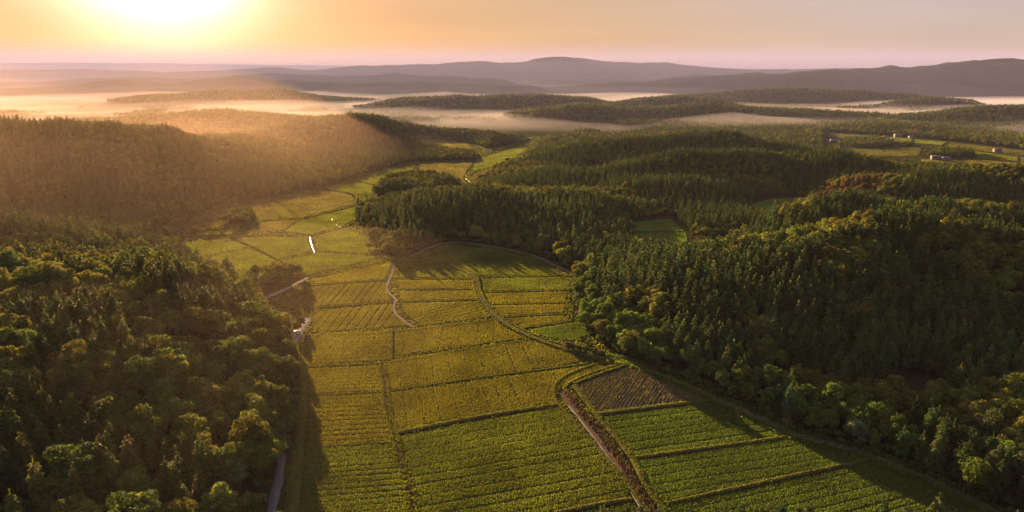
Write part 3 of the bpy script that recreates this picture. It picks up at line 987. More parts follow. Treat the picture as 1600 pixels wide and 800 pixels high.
ribbon('lane', [(400, 468), (413, 466), (440, 455), (465, 443), (481, 434)], [(-1.3, 0.05), (-1.0, 0.2), (1.0, 0.2), (1.3, 0.05)], M_CONCRETE, 'pale lane curving round the dark grove', 0.06)
ribbon('lane', [(428, 485), (440, 489), (456, 493)], [(-0.9, 0.05), (-0.7, 0.2), (0.7, 0.2), (0.9, 0.05)], M_CONCRETE, 'short pale stretch of lane behind the golden bush', 0.06)
ribbon('yard', [(430, 494), (445, 500), (455, 505)], [(-4.5, 0.03), (-4.3, 0.1), (4.3, 0.1), (4.5, 0.03)], M_FALLOW, 'bare brown yard beside the golden bush', 0.4)
ribbon('lane', [(480, 497), (478, 506), (470, 518), (461, 530), (450, 545)], [(-1.7, 0.05), (-1.5, 0.2), (1.5, 0.2), (1.7, 0.05)], M_CONCRETE, 'pale lane turning into the wood by the parked car', 0.06)
ribbon('lane', [(450, 545), (440, 580), (438, 640), (440, 690), (438, 735), (428, 780), (416, 832)], [(-1.35, 0.05), (-1.2, 0.2), (1.2, 0.2), (1.35, 0.05)], M_ASPHALT, 'grey asphalt lane along the left wood', 0.06)
for px, w, lab in [([(484.5, 371), (487, 382), (491.5, 394)], 0.36, 'bright straight water channel in the upper valley'),
                   ([(519, 343), (524, 350), (533, 356)], 0.3, 'broken bright water in the paddy above the channel'),
                   ([(729, 279), (734, 284), (733, 288), (730, 292)], 0.7, 'winding bright stream beside the hillock'),
                   ([(650, 257), (680, 259), (703, 263)], 1.2, 'pale water by the belt of trees')]:
    ribbon('water', px, [(-w - 0.06, 0.02), (-w, 0.18), (w, 0.18), (w + 0.06, 0.02)], M_WATER, lab, 0.08)

# rough grass on all open ground that is not crop
def meadow():
    x0, y0 = VALLEY.min(0)
    x1, y1 = VALLEY.max(0)
    xs_, ys_, ks_ = [], [], []
    for ya, yb, den in ((100, 260, 3.0), (260, 420, 1.3), (420, 700, 0.5), (700, 1100, 0.12)):
        nb = int((x1 - x0) * (yb - ya) * den)
        x, y = R.uniform(x0, x1, nb), R.uniform(ya, yb, nb)
        k = inside(x, y, VALLEY) & ~inside(x, y, GROVES[0])
        x, y = x[k], y[k]
        bad = np.zeros(len(x), bool)
        for P in FIELD_P:
            bad |= inside(x, y, P)
        for L, w in KEEP_CLEAR:
            bad |= ldist(x, y, L) < w
        xs_.append(x[~bad])
        ys_.append(y[~bad])
        ks_.append(np.full((~bad).sum(), max(1.0, (ya + yb) / 2 / 210.0)))
    x, y, k = np.concatenate(xs_), np.concatenate(ys_), np.concatenate(ks_)
    nb = len(x)
    ht = 0.42 * R.uniform(0.5, 1.4, nb) * (0.6 + 0.8 * fbm(x, y, 6.0, 2, 61))
    wd = 0.42 * k ** 0.8 * R.uniform(0.7, 1.3, nb)
    th = R.uniform(0, 6.28, nb)
    lean = R.normal(0, 0.14, (nb, 2))
    ux, uy = np.cos(th) * wd * 0.5, np.sin(th) * wd * 0.5
    z = height(x, y)
    v = np.empty((nb, 4, 3))
    v[:, 0] = np.stack([x - ux, y - uy, z - 0.02], 1)
    v[:, 1] = np.stack([x + ux, y + uy, z - 0.02], 1)
    v[:, 2] = np.stack([x + ux + lean[:, 0], y + uy + lean[:, 1], z + ht], 1)
    v[:, 3] = np.stack([x - ux + lean[:, 0], y - uy + lean[:, 1], z + ht * 0.9], 1)
    me = mesh_np('grass', v.reshape(-1, 3), np.arange(nb * 4).reshape(-1, 4), None, M_CROP['grass'])
    add('grass', me, kind='stuff', label='rough grass along the tracks and between the fields')
    print('meadow', nb)


meadow()

# ------------------------------------------------------------------ trees
def rhombs(C, D, S, ln, wd):
    """leaf-shaped faces: centre C, length along D, width along S"""
    n_ = len(C)
    v = np.empty((n_, 4, 3))
    ln, wd = np.asarray(ln)[:, None], np.asarray(wd)[:, None]
    v[:, 0] = C - D * ln * 0.5
    v[:, 1] = C + S * wd * 0.5 + D * ln * 0.06
    v[:, 2] = C + D * ln * 0.5
    v[:, 3] = C - S * wd * 0.5 + D * ln * 0.06
    return v.reshape(-1, 3), np.arange(n_ * 4).reshape(-1, 4)


def unit(v):
    return v / (np.linalg.norm(v, axis=1)[:, None] + 1e-9)


def conifer_mesh(name, seed, n_leaf, hgt=15.0, rad_=2.6, leaf=0.8, start=0.16, power=0.75):
    g = np.random.default_rng(seed)
    nbr = max(14, n_leaf // 14)
    t = np.sort(start + (1 - start) * (1 - g.uniform(0, 1, nbr) ** 0.62) * 0.98)
    th = np.arange(nbr) * 2.399 + g.normal(0, 0.3, nbr)
    Lb = rad_ * ((1 - t) ** power * 1.02 + 0.05) * np.minimum(1, 0.62 + (t - start) * 2.4) * g.uniform(0.72, 1.15, nbr)
    per = max(1, n_leaf // nbr)
    bi = np.repeat(np.arange(nbr), per)
    u = g.uniform(0.15, 1.0, len(bi)) ** 0.7
    r_ = Lb[bi] * u
    a_ = th[bi] + g.normal(0, 0.16, len(bi)) * (1.2 - 0.5 * u)
    z = t[bi] * hgt - r_ * 0.28 * u + g.normal(0, 0.14, len(bi)) + 0.25 * Lb[bi] * 0.4
    C = np.stack([np.cos(a_) * r_, np.sin(a_) * r_, z], 1)
    D = np.stack([np.cos(a_ + g.normal(0, 0.5, len(bi))), np.sin(a_ + g.normal(0, 0.5, len(bi))), g.normal(-0.12, 0.35, len(bi))], 1)
    D = unit(D)
    S = unit(np.cross(D, unit(g.normal(0, 0.55, (len(bi), 3)) + np.array([0, 0, 1.0]))))
    tip = np.array([[0, 0, hgt * (1 - 0.02 * k)] for k in range(5)])
    Dt = unit(g.normal(0, 0.3, (5, 3)) + np.array([0, 0, 1.0]))
    St = unit(np.cross(Dt, g.normal(0, 1, (5, 3))))
    C, D, S = np.vstack([C, tip]), np.vstack([D, Dt]), np.vstack([S, St])
    ln = leaf * g.uniform(0.7, 1.35, len(C))
    v, q = rhombs(C, D, S, ln, ln * g.uniform(0.4, 0.62, len(C)))
    return mesh_np(name, v, q, None, M_CONIFER)


def broad_mesh(name, seed, n_leaf, hgt=12.0, rad_=4.2, leaf=0.62, lobes=16, flat=0.75):
    g = np.random.default_rng(seed)
    # lobes over a dome
    k = np.arange(lobes) + 0.5
    zc = 1 - 1.5 * k / lobes
    ph = k * 2.399 + g.normal(0, 0.25, lobes)
    rr = np.sqrt(np.clip(1 - zc ** 2, 0, 1))
    LC = np.stack([rr * np.cos(ph), rr * np.sin(ph), zc], 1) * g.uniform(0.38, 0.82, lobes)[:, None]
    crown_h = hgt * 0.84
    LC = LC * np.array([rad_, rad_, crown_h * 0.5]) + np.array([0, 0, hgt - crown_h * 0.52])
    LR = rad_ * g.uniform(0.22, 0.50, lobes)
    pick = g.choice(lobes, n_leaf, p=LR ** 2 / (LR ** 2).sum())
    Nn = unit(g.normal(0, 1, (n_leaf, 3)) + np.array([0, 0, 0.35]))
    C = LC[pick] + Nn * (LR[pick] * (g.uniform(0.45, 1.05, n_leaf) ** 0.5))[:, None] * np.array([1, 1, flat])
    # small sub-clumps on every lobe
    C += unit(g.normal(0, 1, (n_leaf, 3))) * 0.12
    nrm = unit(Nn + g.normal(0, 0.55, (n_leaf, 3)))
    D = unit(np.cross(nrm, g.normal(0, 1, (n_leaf, 3))))
    S = np.cross(nrm, D)
    ln = leaf * g.uniform(0.7, 1.3, n_leaf)
    v, q = rhombs(C, D, S, ln, ln * g.uniform(0.55, 0.85, n_leaf))
    return mesh_np(name, v, q, None, M_LEAF), LC


def trunk_mesh(name, seed, hgt, r0, limbs=None):
    g = np.random.default_rng(seed + 900)
    m = MB()
    top = 0.93 * hgt if limbs is None else 0.62 * hgt
    zz = np.linspace(-0.8, top, 7)
    bend = np.cumsum(g.normal(0, 0.06, (7, 2)), 0)
    bend[:2] = 0
    pts = np.column_stack([bend, zz])
    m.tube(pts, np.linspace(r0 * 1.2, r0 * 0.25, 7), 7)
    if limbs is not None:
        for c in limbs[::2]:
            st = pts[3] + (pts[5] - pts[3]) * g.uniform(0, 1)
            mid = (st + c) / 2 + np.array([0, 0, -0.3])
            m.tube([st, mid, c], [r0 * 0.42, r0 * 0.28, r0 * 0.08], 5)
    return m.mesh(name, M_BARK, True)


NCON, NBRO = 6, 6
CON, BRO = [], []      # (height, crown hi, trunk, crown mid, crown far)
for k in range(NCON):
    hg, rd = [14, 15, 13.5, 12.5, 15.5, 14.5][k], [2.9, 3.1, 3.3, 2.6, 3.3, 2.8][k]
    CON.append((hg, conifer_mesh('conifer_crown', 40 + k, 2600, hg, rd, 0.72, power=[0.62, 0.66, 0.52, 0.58, 0.7, 0.55][k]),
                trunk_mesh('conifer_trunk', 40 + k, hg, 0.24)))
for k in range(NBRO):
    hg, rd = [12, 13, 11, 10, 13.5, 12.5][k], [4.2, 4.6, 3.9, 3.6, 4.4, 3.8][k]
    cm, LC = broad_mesh('broadleaf_crown', 60 + k, 3400, hg, rd, 0.56, [17, 20, 15, 13, 22, 18][k])
    BRO.append((hg, cm, trunk_mesh('broadleaf_trunk', 60 + k, hg, 0.3, LC)))

# protos for the mass of forest: a whole tree in one mesh
def joined(name, crown, trunk):
    o_ = bpy.data.objects.new(name, crown)
    return o_


MID_CON = [conifer_mesh('conifer_mid', 80 + k, 900, [14, 15, 13, 14.5][k], [3.0, 3.2, 3.3, 2.9][k], 1.15, power=[0.6, 0.64, 0.5, 0.56][k]) for k in range(4)]
MID_BRO = [broad_mesh('broadleaf_mid', 90 + k, 1100, [12, 13, 11, 12][k], [4.2, 4.6, 3.9, 4.0][k], 0.95, [17, 20, 15, 16][k])[0] for k in range(4)]
FAR_CON = [conifer_mesh('conifer_far', 100 + k, 220, [13, 14][k], [3.6, 3.4][k], 2.2, power=0.5) for k in range(2)]
FAR_BRO = [broad_mesh('broadleaf_far', 110 + k, 260, [12, 13][k], [4.6, 5.0][k], 1.9, [13, 15][k])[0] for k in range(2)]

# --- where trees stand
def scatter(r0, r1, spacing, half=0.78):
    xs_ = np.arange(-r1, r1, spacing)
    ys_ = np.arange(-40 if r0 == 0 else r0 * 0.5, r1, spacing)
    X, Y = np.meshgrid(xs_, ys_)
    X = X + (np.arange(len(ys_)) % 2)[:, None] * spacing * 0.5
    X, Y = X.ravel(), Y.ravel()
    X = X + R.uniform(-0.36, 0.36, len(X)) * spacing
    Y = Y + R.uniform(-0.36, 0.36, len(Y)) * spacing
    d = np.hypot(X, Y)
    a = np.abs(np.arctan2(X, Y))
    k = (d >= r0) & (d < r1) & ((a < half) | ((d < 170) & (a < 1.15)))
    return X[k], Y[k]


TX, TY, TT = [], [], []
for r0, r1, sp, tier in [(60, 400, 4.2, 0), (400, 1050, 4.1, 1), (1050, 1600, 5.2, 2), (1600, 2350, 6.6, 3)]:
    x, y = scatter(r0, r1, sp)
    ok = ~open_mask(x, y)
    sdv = sdist(x, y, VALLEY)
    grv = inside(x, y, GROVES[0]) | inside(x, y, GROVES[2])
    ok &= (sdv > 1.5) | grv | (tier > 0)
    hz_ = height(x, y)
    lowl = (hz_ < 7) & (inside(x, y, LOWLAND) | (y > 1330))
    keep_low = (fbm(x, y, 120, 3, 51) > 0.64)
    ok &= ~lowl | keep_low
    x, y = x[ok], y[ok]
    TX.append(x)
    TY.append(y)
    TT.append(np.full(len(x), tier))
TX, TY, TT = np.concatenate(TX), np.concatenate(TY), np.concatenate(TT)
# hollow in the right-hand wood, and the yard by the lane
for cx_, cy_, r_ in [(*hpt(1432, 610)[:2], 11.0), (*gp(446, 500), 6.0), (*gp(462, 522), 4.5)]:
    k = np.hypot(TX - cx_, TY - cy_) > r_
    TX, TY, TT = TX[k], TY[k], TT[k]
# keep the lane and the track clear
LANE = np.vstack([curve([(439, 722), (438, 735), (428, 780), (416, 832)])])
TRK = curve([(905, 552), (950, 560), (990, 568), (1060, 596), (1122, 624), (1180, 650), (1250, 681), (1330, 702), (1400, 728), (1500, 772), (1590, 822)])
TRK2 = curve([(640, 401), (690, 380.5), (722, 379), (760, 384), (800, 391), (845, 404), (897, 429)])
ln_d = np.minimum(ldist(TX, TY, LANE[::3]), ldist(TX, TY, curve([(480, 497), (478, 506), (470, 518), (461, 530), (450, 545)])[::2]))
k = (ln_d > 2.2) & (ldist(TX, TY, TRK[::3]) > 3.2) & (ldist(TX, TY, TRK2[::3]) > 3.5)
TX, TY, TT = TX[k], TY[k], TT[k]

SD = sdist(TX, TY, VALLEY)
for P in POCKETS:
    SD = np.minimum(SD, sdist(TX, TY, P))
nz1 = fbm(TX, TY, 70.0, 3, 101)
nz2 = fbm(TX, TY, 26.0, 2, 131)
bro_p = smooth(0.50, 0.58, nz1 * 0.7 + nz2 * 0.3)
bro_p = np.maximum(bro_p, smooth(15, 5, SD) * (nz2 > 0.36))
is_rightwood = (TX > 20) & (TY < 345) & (TX > -20)
bro_p = np.where(is_rightwood, np.maximum(smooth(0.60, 0.66, nz1 * 0.6 + nz2 * 0.4), smooth(14, 8, SD) * (TY > 205) * (TX < 130)), bro_p)


def force(px, py, rad_m, val):
    global bro_p
    x_, y_, _ = hpt(px, py)
    d_ = np.hypot(TX - x_, TY - y_)
    bro_p = np.where(d_ < rad_m, val, bro_p)


for px, py, r_ in [(1345, 432, 15), (1530, 385, 20), (985, 505, 14), (1010, 530, 12), (240, 500, 9), (130, 620, 10), (350, 530, 6), (1080, 470, 0), (300, 440, 12), (430, 560, 9), (1560, 690, 16), (1590, 640, 12), (280, 640, 8)]:
    force(px, py, r_, 1.0)
for px, py, r_ in [(1100, 520, 16), (1200, 470, 26), (1300, 560, 22), (1450, 500, 30), (1080, 440, 22), (345, 445, 6), (1090, 295, 60)]:
    force(px, py, r_, 0.0)
G0 = inside(TX, TY, GROVES[0])
bro_p = np.where(G0, 1.0, bro_p)
lw = (TX < -40) & (TY < 330)
bro_p = np.where(lw, np.maximum(bro_p, smooth(0.44, 0.52, nz1 * 0.5 + nz2 * 0.5)), bro_p)
bro_p = np.where(TT == 3, np.maximum(bro_p, 0.75), np.where(TT == 2, np.maximum(bro_p, 0.4), bro_p))
isb = R.uniform(0, 1, len(TX)) < bro_p
# broadleaf crowns are wider: thin them out
rk = R.uniform(0, 1, len(TX))
keep = np.where(isb, rk < np.where(lw, 0.6, 0.85), rk < np.where(lw, 0.82, 1.0))
TX, TY, TT, isb, SD = TX[keep], TY[keep], TT[keep], isb[keep], SD[keep]
TZ = height(TX, TY)

# colour of each tree
n_t = len(TX)
tone = R.uniform(0, 1, n_t)
patch = fbm(TX, TY, 45.0, 3, 201)
CON_C = np.array([(0.066, 0.110, 0.031), (0.084, 0.118, 0.033), (0.098, 0.110, 0.035), (0.054, 0.095, 0.035)])
BRO_C = np.array([(0.080, 0.118, 0.028), (0.110, 0.136, 0.030), (0.130, 0.130, 0.030), (0.064, 0.100, 0.030)])
ci = np.clip((tone * 2.2 + patch * 3.2 - 0.6).astype(int), 0, 3)
TC = np.where(isb[:, None], BRO_C[ci], CON_C[ci]) * (R.uniform(0.62, 1.3, n_t) * (0.72 + 0.56 * fbm(TX, TY, 14.0, 2, 231)))[:, None]
# reddish stand on the right
rx, ry, _ = hpt(1310, 300)
red = (np.hypot((TX - rx) / 1.6, TY - ry) < 26) & (R.uniform(0, 1, n_t) < 0.75)
TC[red] = np.array([0.115, 0.078, 0.042]) * R.uniform(0.8, 1.2, (red.sum(), 1))
isb = isb | red
lf = (TX < -40) & (TY < 330)
re_ = isb & (TX > 20) & (TY < 345) & (SD < 18)          # fresh leafy fringe of the right wood
TC[re_] = np.array([0.088, 0.140, 0.030]) * R.uniform(0.7, 1.2, (re_.sum(), 1))
TC[~isb & (TX > 0)] *= np.array([0.86, 1.0, 1.0])
TC[lf & ~isb] *= np.array([1.12, 1.0, 0.9])
TS = np.where(isb, 0.52 + 0.5 * R.beta(1.6, 1.6, n_t), 0.66 + 0.42 * R.beta(2.0, 1.8, n_t)) * np.where(isb & (SD < 8), 0.85, 1.0)
TS = TS * (1.0 - 0.32 * smooth(260, 600, np.hypot(TX, TY)))
TS = TS * np.where(lf, np.where(isb, 1.28, 1.12), 1.0) * np.where(re_, R.uniform(0.85, 1.25, n_t), 1.0)
TR_ = R.uniform(0, 6.283, n_t)

# --- the landmark trees the photograph singles out: (px, py of the foot, kind, variant, scale, tint, label)
LAND = [
    (433, 728, 'b', 0, 0.80, (0.075, 0.11, 0.022), 'bright green round tree standing right above the grey lane'),
    (424, 690, 'b', 5, 0.85, (0.065, 0.085, 0.022), 'olive-tipped tree just behind the bright round tree by the lane'),
    (376, 770, 'b', 3, 0.95, (0.085, 0.115, 0.055), 'pale grey-green tree in the wood beside the lowest stretch of lane'),
    (392, 818, 'b', 2, 0.85, (0.085, 0.095, 0.025), 'olive round tree at the lower edge beside the lane'),
    (172, 838, 'b', 1, 0.72, (0.07, 0.10, 0.03), 'green dome-shaped tree at the lower edge, second from the corner'),
    (78, 836, 'b', 4, 0.72, (0.08, 0.095, 0.028), 'olive dome-shaped tree near the lower left corner'),
    (28, 790, 'c', 4, 1.0, (0.042, 0.058, 0.022), 'tall green conifer near the lower left corner'),
    (1540, 700, 'b', 4, 0.95, (0.05, 0.065, 0.026), 'large dark round-crowned tree beside the hollow in the right wood'),
    (1512, 772, 'b', 1, 0.90, (0.065, 0.095, 0.02), 'broad bright green tree at the track, lower right'),
    (1590, 770, 'b', 5, 1.0, (0.055, 0.065, 0.03), 'dull olive tree cut by the right edge above the corner'),
    (1585, 620, 'b', 0, 0.95, (0.05, 0.065, 0.025), 'dark spreading tree at the right edge behind the round-crowned one'),
    (1336, 697, 'b', 2, 0.85, (0.085, 0.105, 0.06), 'pale feathery tree at the foot of the conifer wood'),
    (463, 522, 'b', 3, 0.62, (0.10, 0.085, 0.02), 'small golden bush-like tree on the lane bend'),
    (471, 512, 'b', 2, 0.5, (0.05, 0.055, 0.02), 'small dark bush at the tip of the lane bend'),
    (608, 402, 'b', 0, 0.82, (0.075, 0.075, 0.02), 'rounded golden tree at the tip of the wooded hill by the junction'),
    (350, 560, 'b', 1, 0.95, (0.05, 0.05, 0.02), 'broad dark dome-crowned tree rising from the left wood'),
    (240, 520, 'b', 4, 0.95, (0.07, 0.065, 0.02), 'wide flat-topped golden-edged tree high in the left wood'),
    (130, 650, 'b', 4, 0.95, (0.062, 0.055, 0.022), 'broad domed tree with lit crown in the lower left wood'),
    (346, 462, 'c', 4, 1.05, (0.03, 0.032, 0.015), 'tall dark conifer rising above the others at the left wood tip'),
    (940, 530, 'b', 0, 0.85, (0.085, 0.09, 0.022), 'golden-green tree at the corner of the right wood by the curving bank'),
    (985, 560, 'b', 4, 0.9, (0.075, 0.09, 0.025), 'leafy green tree next to the corner tree of the right wood'),
]
land_xyz = [hpt(p_[0], p_[1]) for p_ in LAND]
k = np.ones(n_t, bool)
for (x_, y_, _), p_ in zip(land_xyz, LAND):
    rr_ = (3.4 if p_[2] == 'b' else 2.2) * p_[4]
    k &= np.hypot(TX - x_, TY - y_) > rr_
    # nothing tall right in front of a landmark tree
    dx_, dy_ = -x_, -y_
    dl = math.hypot(dx_, dy_)
    al = ((TX - x_) * dx_ + (TY - y_) * dy_) / dl
    ac = np.abs(-(TX - x_) * dy_ + (TY - y_) * dx_) / dl
    k &= ~((al > 0) & (al < 7.5) & (ac < 2.6))
TX, TY, TZ, TT, TS, TR_, TC, isb, SD = TX[k], TY[k], TZ[k], TT[k], TS[k], TR_[k], TC[k], isb[k], SD[k]
n_t = len(TX)

# --- one tree, one object
def plant(kind, var, loc, rot, scale, tint, label, group):
    hg, crown, trunk = (BRO if kind == 'b' else CON)[var]
    e = bpy.data.objects.new('broadleaf_tree' if kind == 'b' else 'conifer_tree', None)
    COL.objects.link(e)
    e.empty_display_size = 0.5
    e.location = loc
    e.rotation_euler = (random.uniform(-0.04, 0.04), random.uniform(-0.04, 0.04), rot)
    sxy = scale * random.uniform(0.92, 1.08)
    e.scale = (sxy, sxy, scale)
    e['label'] = label
    e['category'] = 'tree'
    if group:
        e['group'] = group
    t = add('trunk', trunk, e)
    c = add('crown', crown, e)
    c['tint'] = [float(v_) for v_ in tint]
    return e


for (x_, y_, z_), (px, py, kd, var, s_, tint, lab) in zip(land_xyz, LAND):
    plant(kd, var, (x_, y_, z_), random.uniform(0, 6.28), s_, [1.25 * c_ for c_ in tint], lab, None)

# the 300 largest-looking of either kind are objects, the rest is forest
dcam = np.sqrt(TX ** 2 + TY ** 2 + (H - TZ) ** 2)
depth = TY * CP + (H - TZ - 8) * SP
vx = np.abs(TX) / np.maximum(depth, 1)
vy = ((H - TZ - 8) * CP - TY * SP) / np.maximum(depth, 1)
inview = (depth > 20) & (vx < 0.76) & (vy < 0.42)
single = np.zeros(n_t, bool)
for b in (False, True):
    idx = np.where(inview & (isb == b) & (TT == 0))[0]
    idx = idx[np.argsort(dcam[idx] / TS[idx])][:290]
    single[idx] = True


def zone(x, y, z, sd):
    px = 800 + FPX * x / (y * CP + (H - z - 8) * SP)
    if x < 0:
        if inside(np.array([x]), np.array([y]), GROVES[0])[0]:
            return 'in the small dark grove by the pale lane', 'of the grove by the lane'
        row = 'low in' if y < 185 else ('below the middle of' if y < 225 else ('above the middle of' if y < 270 else 'at the top of'))
        col = 'by the left edge' if px < 120 else ('well inside' if px < 280 else 'towards the lane')
        if sd < 8:
            col = 'right at the lane'
        return f'{row} the left wood, {col}', f'{row} the left wood, {col}'
    row = 'low in' if y < 190 else ('below the middle of' if y < 225 else ('above the middle of' if y < 262 else 'high in'))
    col = 'nearest the valley' if px < 1120 else ('well inside' if px < 1360 else 'by the right edge')
    if sd < 8:
        col = 'along the track'
    return f'{row} the right wood, {col}', f'{row} the right wood, {col}'


def tone_word(c, b):
    lum = 0.3 * c[0] + 0.6 * c[1]
    if b:
        return 'golden-olive' if c[0] > 0.95 * c[1] else ('bright green' if lum > 0.092 else 'dull green')
    return 'olive-brown' if c[0] > 0.93 * c[1] else ('dark green' if lum > 0.075 else 'blackish green')


for i in np.where(single)[0]:
    b = bool(isb[i])
    zw, zg = zone(TX[i], TY[i], TZ[i], SD[i])
    tw = tone_word(TC[i], b)
    sz = 'tall' if TS[i] > 1.0 else ('middling' if TS[i] > 0.86 else 'small')
    kindw = 'round-crowned broadleaf' if b else 'pointed conifer'
    plant('b' if b else 'c', int(R.integers(0, NBRO if b else NCON)), (TX[i], TY[i], TZ[i]), TR_[i], TS[i], TC[i],
          f'{sz} {tw} {kindw} {zw}', f'{sz} {tw} {"broadleaf trees " if b else "conifers "}{zg}')


# --- the rest: two forest objects, instanced by geometry nodes
def forest(name, label, mask, protos, pick):
    """protos: meshes; pick: index of the proto for each point"""
    x, y, z = TX[mask], TY[mask], TZ[mask]
    me = bpy.data.meshes.new(name)
    nn = len(x)
    me.vertices.add(nn)
    me.vertices.foreach_set('co', np.stack([x, y, z], 1).astype(np.float32).ravel())
    me.attributes.new('proto', 'INT', 'POINT').data.foreach_set('value', pick.astype(np.int32))
    me.attributes.new('spin', 'FLOAT_VECTOR', 'POINT').data.foreach_set('vector', np.stack([R.normal(0, 0.03, nn), R.normal(0, 0.03, nn), TR_[mask]], 1).astype(np.float32).ravel())
    s = TS[mask]
    w = s * R.uniform(0.9, 1.12, nn)
    me.attributes.new('size', 'FLOAT_VECTOR', 'POINT').data.foreach_set('vector', np.stack([w, w, s], 1).astype(np.float32).ravel())
    me.attributes.new('tint', 'FLOAT_COLOR', 'POINT').data.foreach_set('color', np.column_stack([TC[mask], np.ones(nn)]).astype(np.float32).ravel())
    o = add(name, me, kind='stuff', label=label)
    ng = bpy.data.node_groups.new(name + '_nodes', 'GeometryNodeTree')
    ng.interface.new_socket('Geometry', in_out='INPUT', socket_type='NodeSocketGeometry')
    ng.interface.new_socket('Geometry', in_out='OUTPUT', socket_type='NodeSocketGeometry')
    N, Lk = ng.nodes, ng.links
    gi, go = N.new('NodeGroupInput'), N.new('NodeGroupOutput')
    mp = N.new('GeometryNodeMeshToPoints')
    Lk.new(gi.outputs[0], mp.inputs['Mesh'])
    jn = N.new('GeometryNodeJoinGeometry')

    def named(nm, dt):
        a = N.new('GeometryNodeInputNamedAttribute')
        a.data_type = dt
        a.inputs['Name'].default_value = nm
        return a.outputs['Attribute']
    a_p, a_r, a_s = named('proto', 'INT'), named('spin', 'FLOAT_VECTOR'), named('size', 'FLOAT_VECTOR')
    e2r = N.new('FunctionNodeEulerToRotation')
    Lk.new(a_r, e2r.inputs[0])
    for kk, pm in enumerate(protos):
        po = bpy.data.objects.new(name + '_source', pm)
        oi = N.new('GeometryNodeObjectInfo')
        oi.inputs['Object'].default_value = po
        oi.inputs['As Instance'].default_value = False
        cmp_ = N.new('FunctionNodeCompare')
        cmp_.data_type = 'INT'
        cmp_.operation = 'EQUAL'
        Lk.new(a_p, cmp_.inputs[2])
        cmp_.inputs[3].default_value = kk
        ip = N.new('GeometryNodeInstanceOnPoints')
        Lk.new(mp.outputs[0], ip.inputs['Points'])
        Lk.new(cmp_.outputs[0], ip.inputs['Selection'])
        Lk.new(oi.outputs['Geometry'], ip.inputs['Instance'])
        Lk.new(e2r.outputs[0], ip.inputs['Rotation'])
        Lk.new(a_s, ip.inputs['Scale'])
        Lk.new(ip.outputs[0], jn.inputs[0])
    Lk.new(jn.outputs[0], go.inputs[0])
    o.modifiers.new('forest', 'NODES').node_group = ng
    return o


for b, name, lab, mid, far in ((False, 'conifer_forest', 'mass of dark conifers covering the hills', MID_CON, FAR_CON),
                               (True, 'broadleaf_forest', 'mass of broadleaf trees among the conifers on the hills', MID_BRO, FAR_BRO)):
    mask = ~single & (isb == b)
    tt = TT[mask]
    pk = np.where(tt <= 1, R.integers(0, 4, mask.sum()), 4 + R.integers(0, 2, mask.sum()))
    forest(name, lab, mask, mid + far, pk)
# scrub at the feet of the outer trees
ux_, uy_ = scatter(60, 520, 1.9)
ud = sdist(ux_, uy_, VALLEY)
ok = (ud > 0.3) & (ud < 7.5) & (R.uniform(0, 1, len(ux_)) < 0.55) & (ldist(ux_, uy_, TRK[::3]) > 2.0) & (ldist(ux_, uy_, LANE) > 2.0) & (ldist(ux_, uy_, TRK2[::3]) > 1.8)
ux_, uy_ = ux_[ok], uy_[ok]
TX, TY = ux_, uy_
TZ = height(TX, TY)
n_u = len(TX)
TS = R.uniform(0.45, 1.25, n_u)
TR_ = R.uniform(0, 6.28, n_u)
TC = np.array([0.075, 0.105, 0.03]) * R.uniform(0.7, 1.3, (n_u, 1))
SCRUB = [broad_mesh('scrub', 150 + k_, 160, 2.6, 1.6, 0.6, 8)[0] for k_ in range(3)]
forest('undergrowth', 'scrubby undergrowth along the edges of the woods', np.ones(n_u, bool), SCRUB, R.integers(0, 3, n_u))
print('trees', n_t, 'single', single.sum(), 'by tier', [(TT == q).sum() for q in range(4)])

# ------------------------------------------------------------------ shrubs, houses and the car
SHRUB = []
for k_ in range(3):
    cm, LC = broad_mesh('shrub_foliage', 140 + k_, 520, 2.6, 1.5, 0.42, 8)
    SHRUB.append((cm, trunk_mesh('shrub_stem', 140 + k_, 2.4, 0.09, LC)))


def shrub(px, py, s_, tint, label, group=None):
    x_, y_, z_ = hpt(px, py)
    f_, t_ = SHRUB[int(R.integers(0, 3))]
    e = bpy.data.objects.new('shrub', None)
    COL.objects.link(e)
    e.location = (x_, y_, z_)
    e.rotation_euler.z = float(R.uniform(0, 6.28))
    e.scale = (s_ * float(R.uniform(0.9, 1.25)), s_, s_)
    e['label'], e['category'] = label, 'shrub'
    if group:
        e['group'] = group
    add('stem', t_, e)
    add('foliage', f_, e)['tint'] = [float(c_) for c_ in tint]


def shrubs(px0, px1, n_, jit, smin, smax, tint, label, group):
    for q in range(n_):
        t_ = (q + 0.5) / n_
        shrub(px0[0] + (px1[0] - px0[0]) * t_ + R.normal(0, jit), px0[1] + (px1[1] - px0[1]) * t_ + R.normal(0, jit * 0.5),
              float(R.uniform(smin, smax)), np.array(tint) * R.uniform(0.8, 1.2), label, group)


shrubs((884, 545), (945, 556), 9, 1.5, 0.8, 1.3, (0.09, 0.105, 0.026), 'low shrub in the scrubby row where the curved track meets the wood', 'shrubs at the wood corner')
shrubs((905, 530), (925, 545), 4, 1.5, 0.7, 1.1, (0.08, 0.10, 0.026), 'shrub in the corner behind the scrubby row', 'shrubs behind the corner row')
shrubs((300, 366), (352, 362), 9, 2.0, 0.9, 1.8, (0.085, 0.08, 0.03), 'shrub in the ragged line below the left hill', 'shrubs below the left hill')
shrubs((345, 348), (400, 346), 8, 2.5, 1.2, 2.2, (0.08, 0.085, 0.03), 'shrub round the bush clump in the upper valley', 'shrubs of the bush clump')
shrubs((742, 290), (800, 256), 12, 3.0, 1.2, 2.4, (0.09, 0.085, 0.03), 'shrub on the rough meadow by the winding stream', 'shrubs by the winding stream')
shrubs((360, 372), (372, 366), 3, 1.0, 0.8, 1.3, (0.08, 0.08, 0.03), 'shrub on the bank corner below the bush clump', 'shrubs on the bank corner')
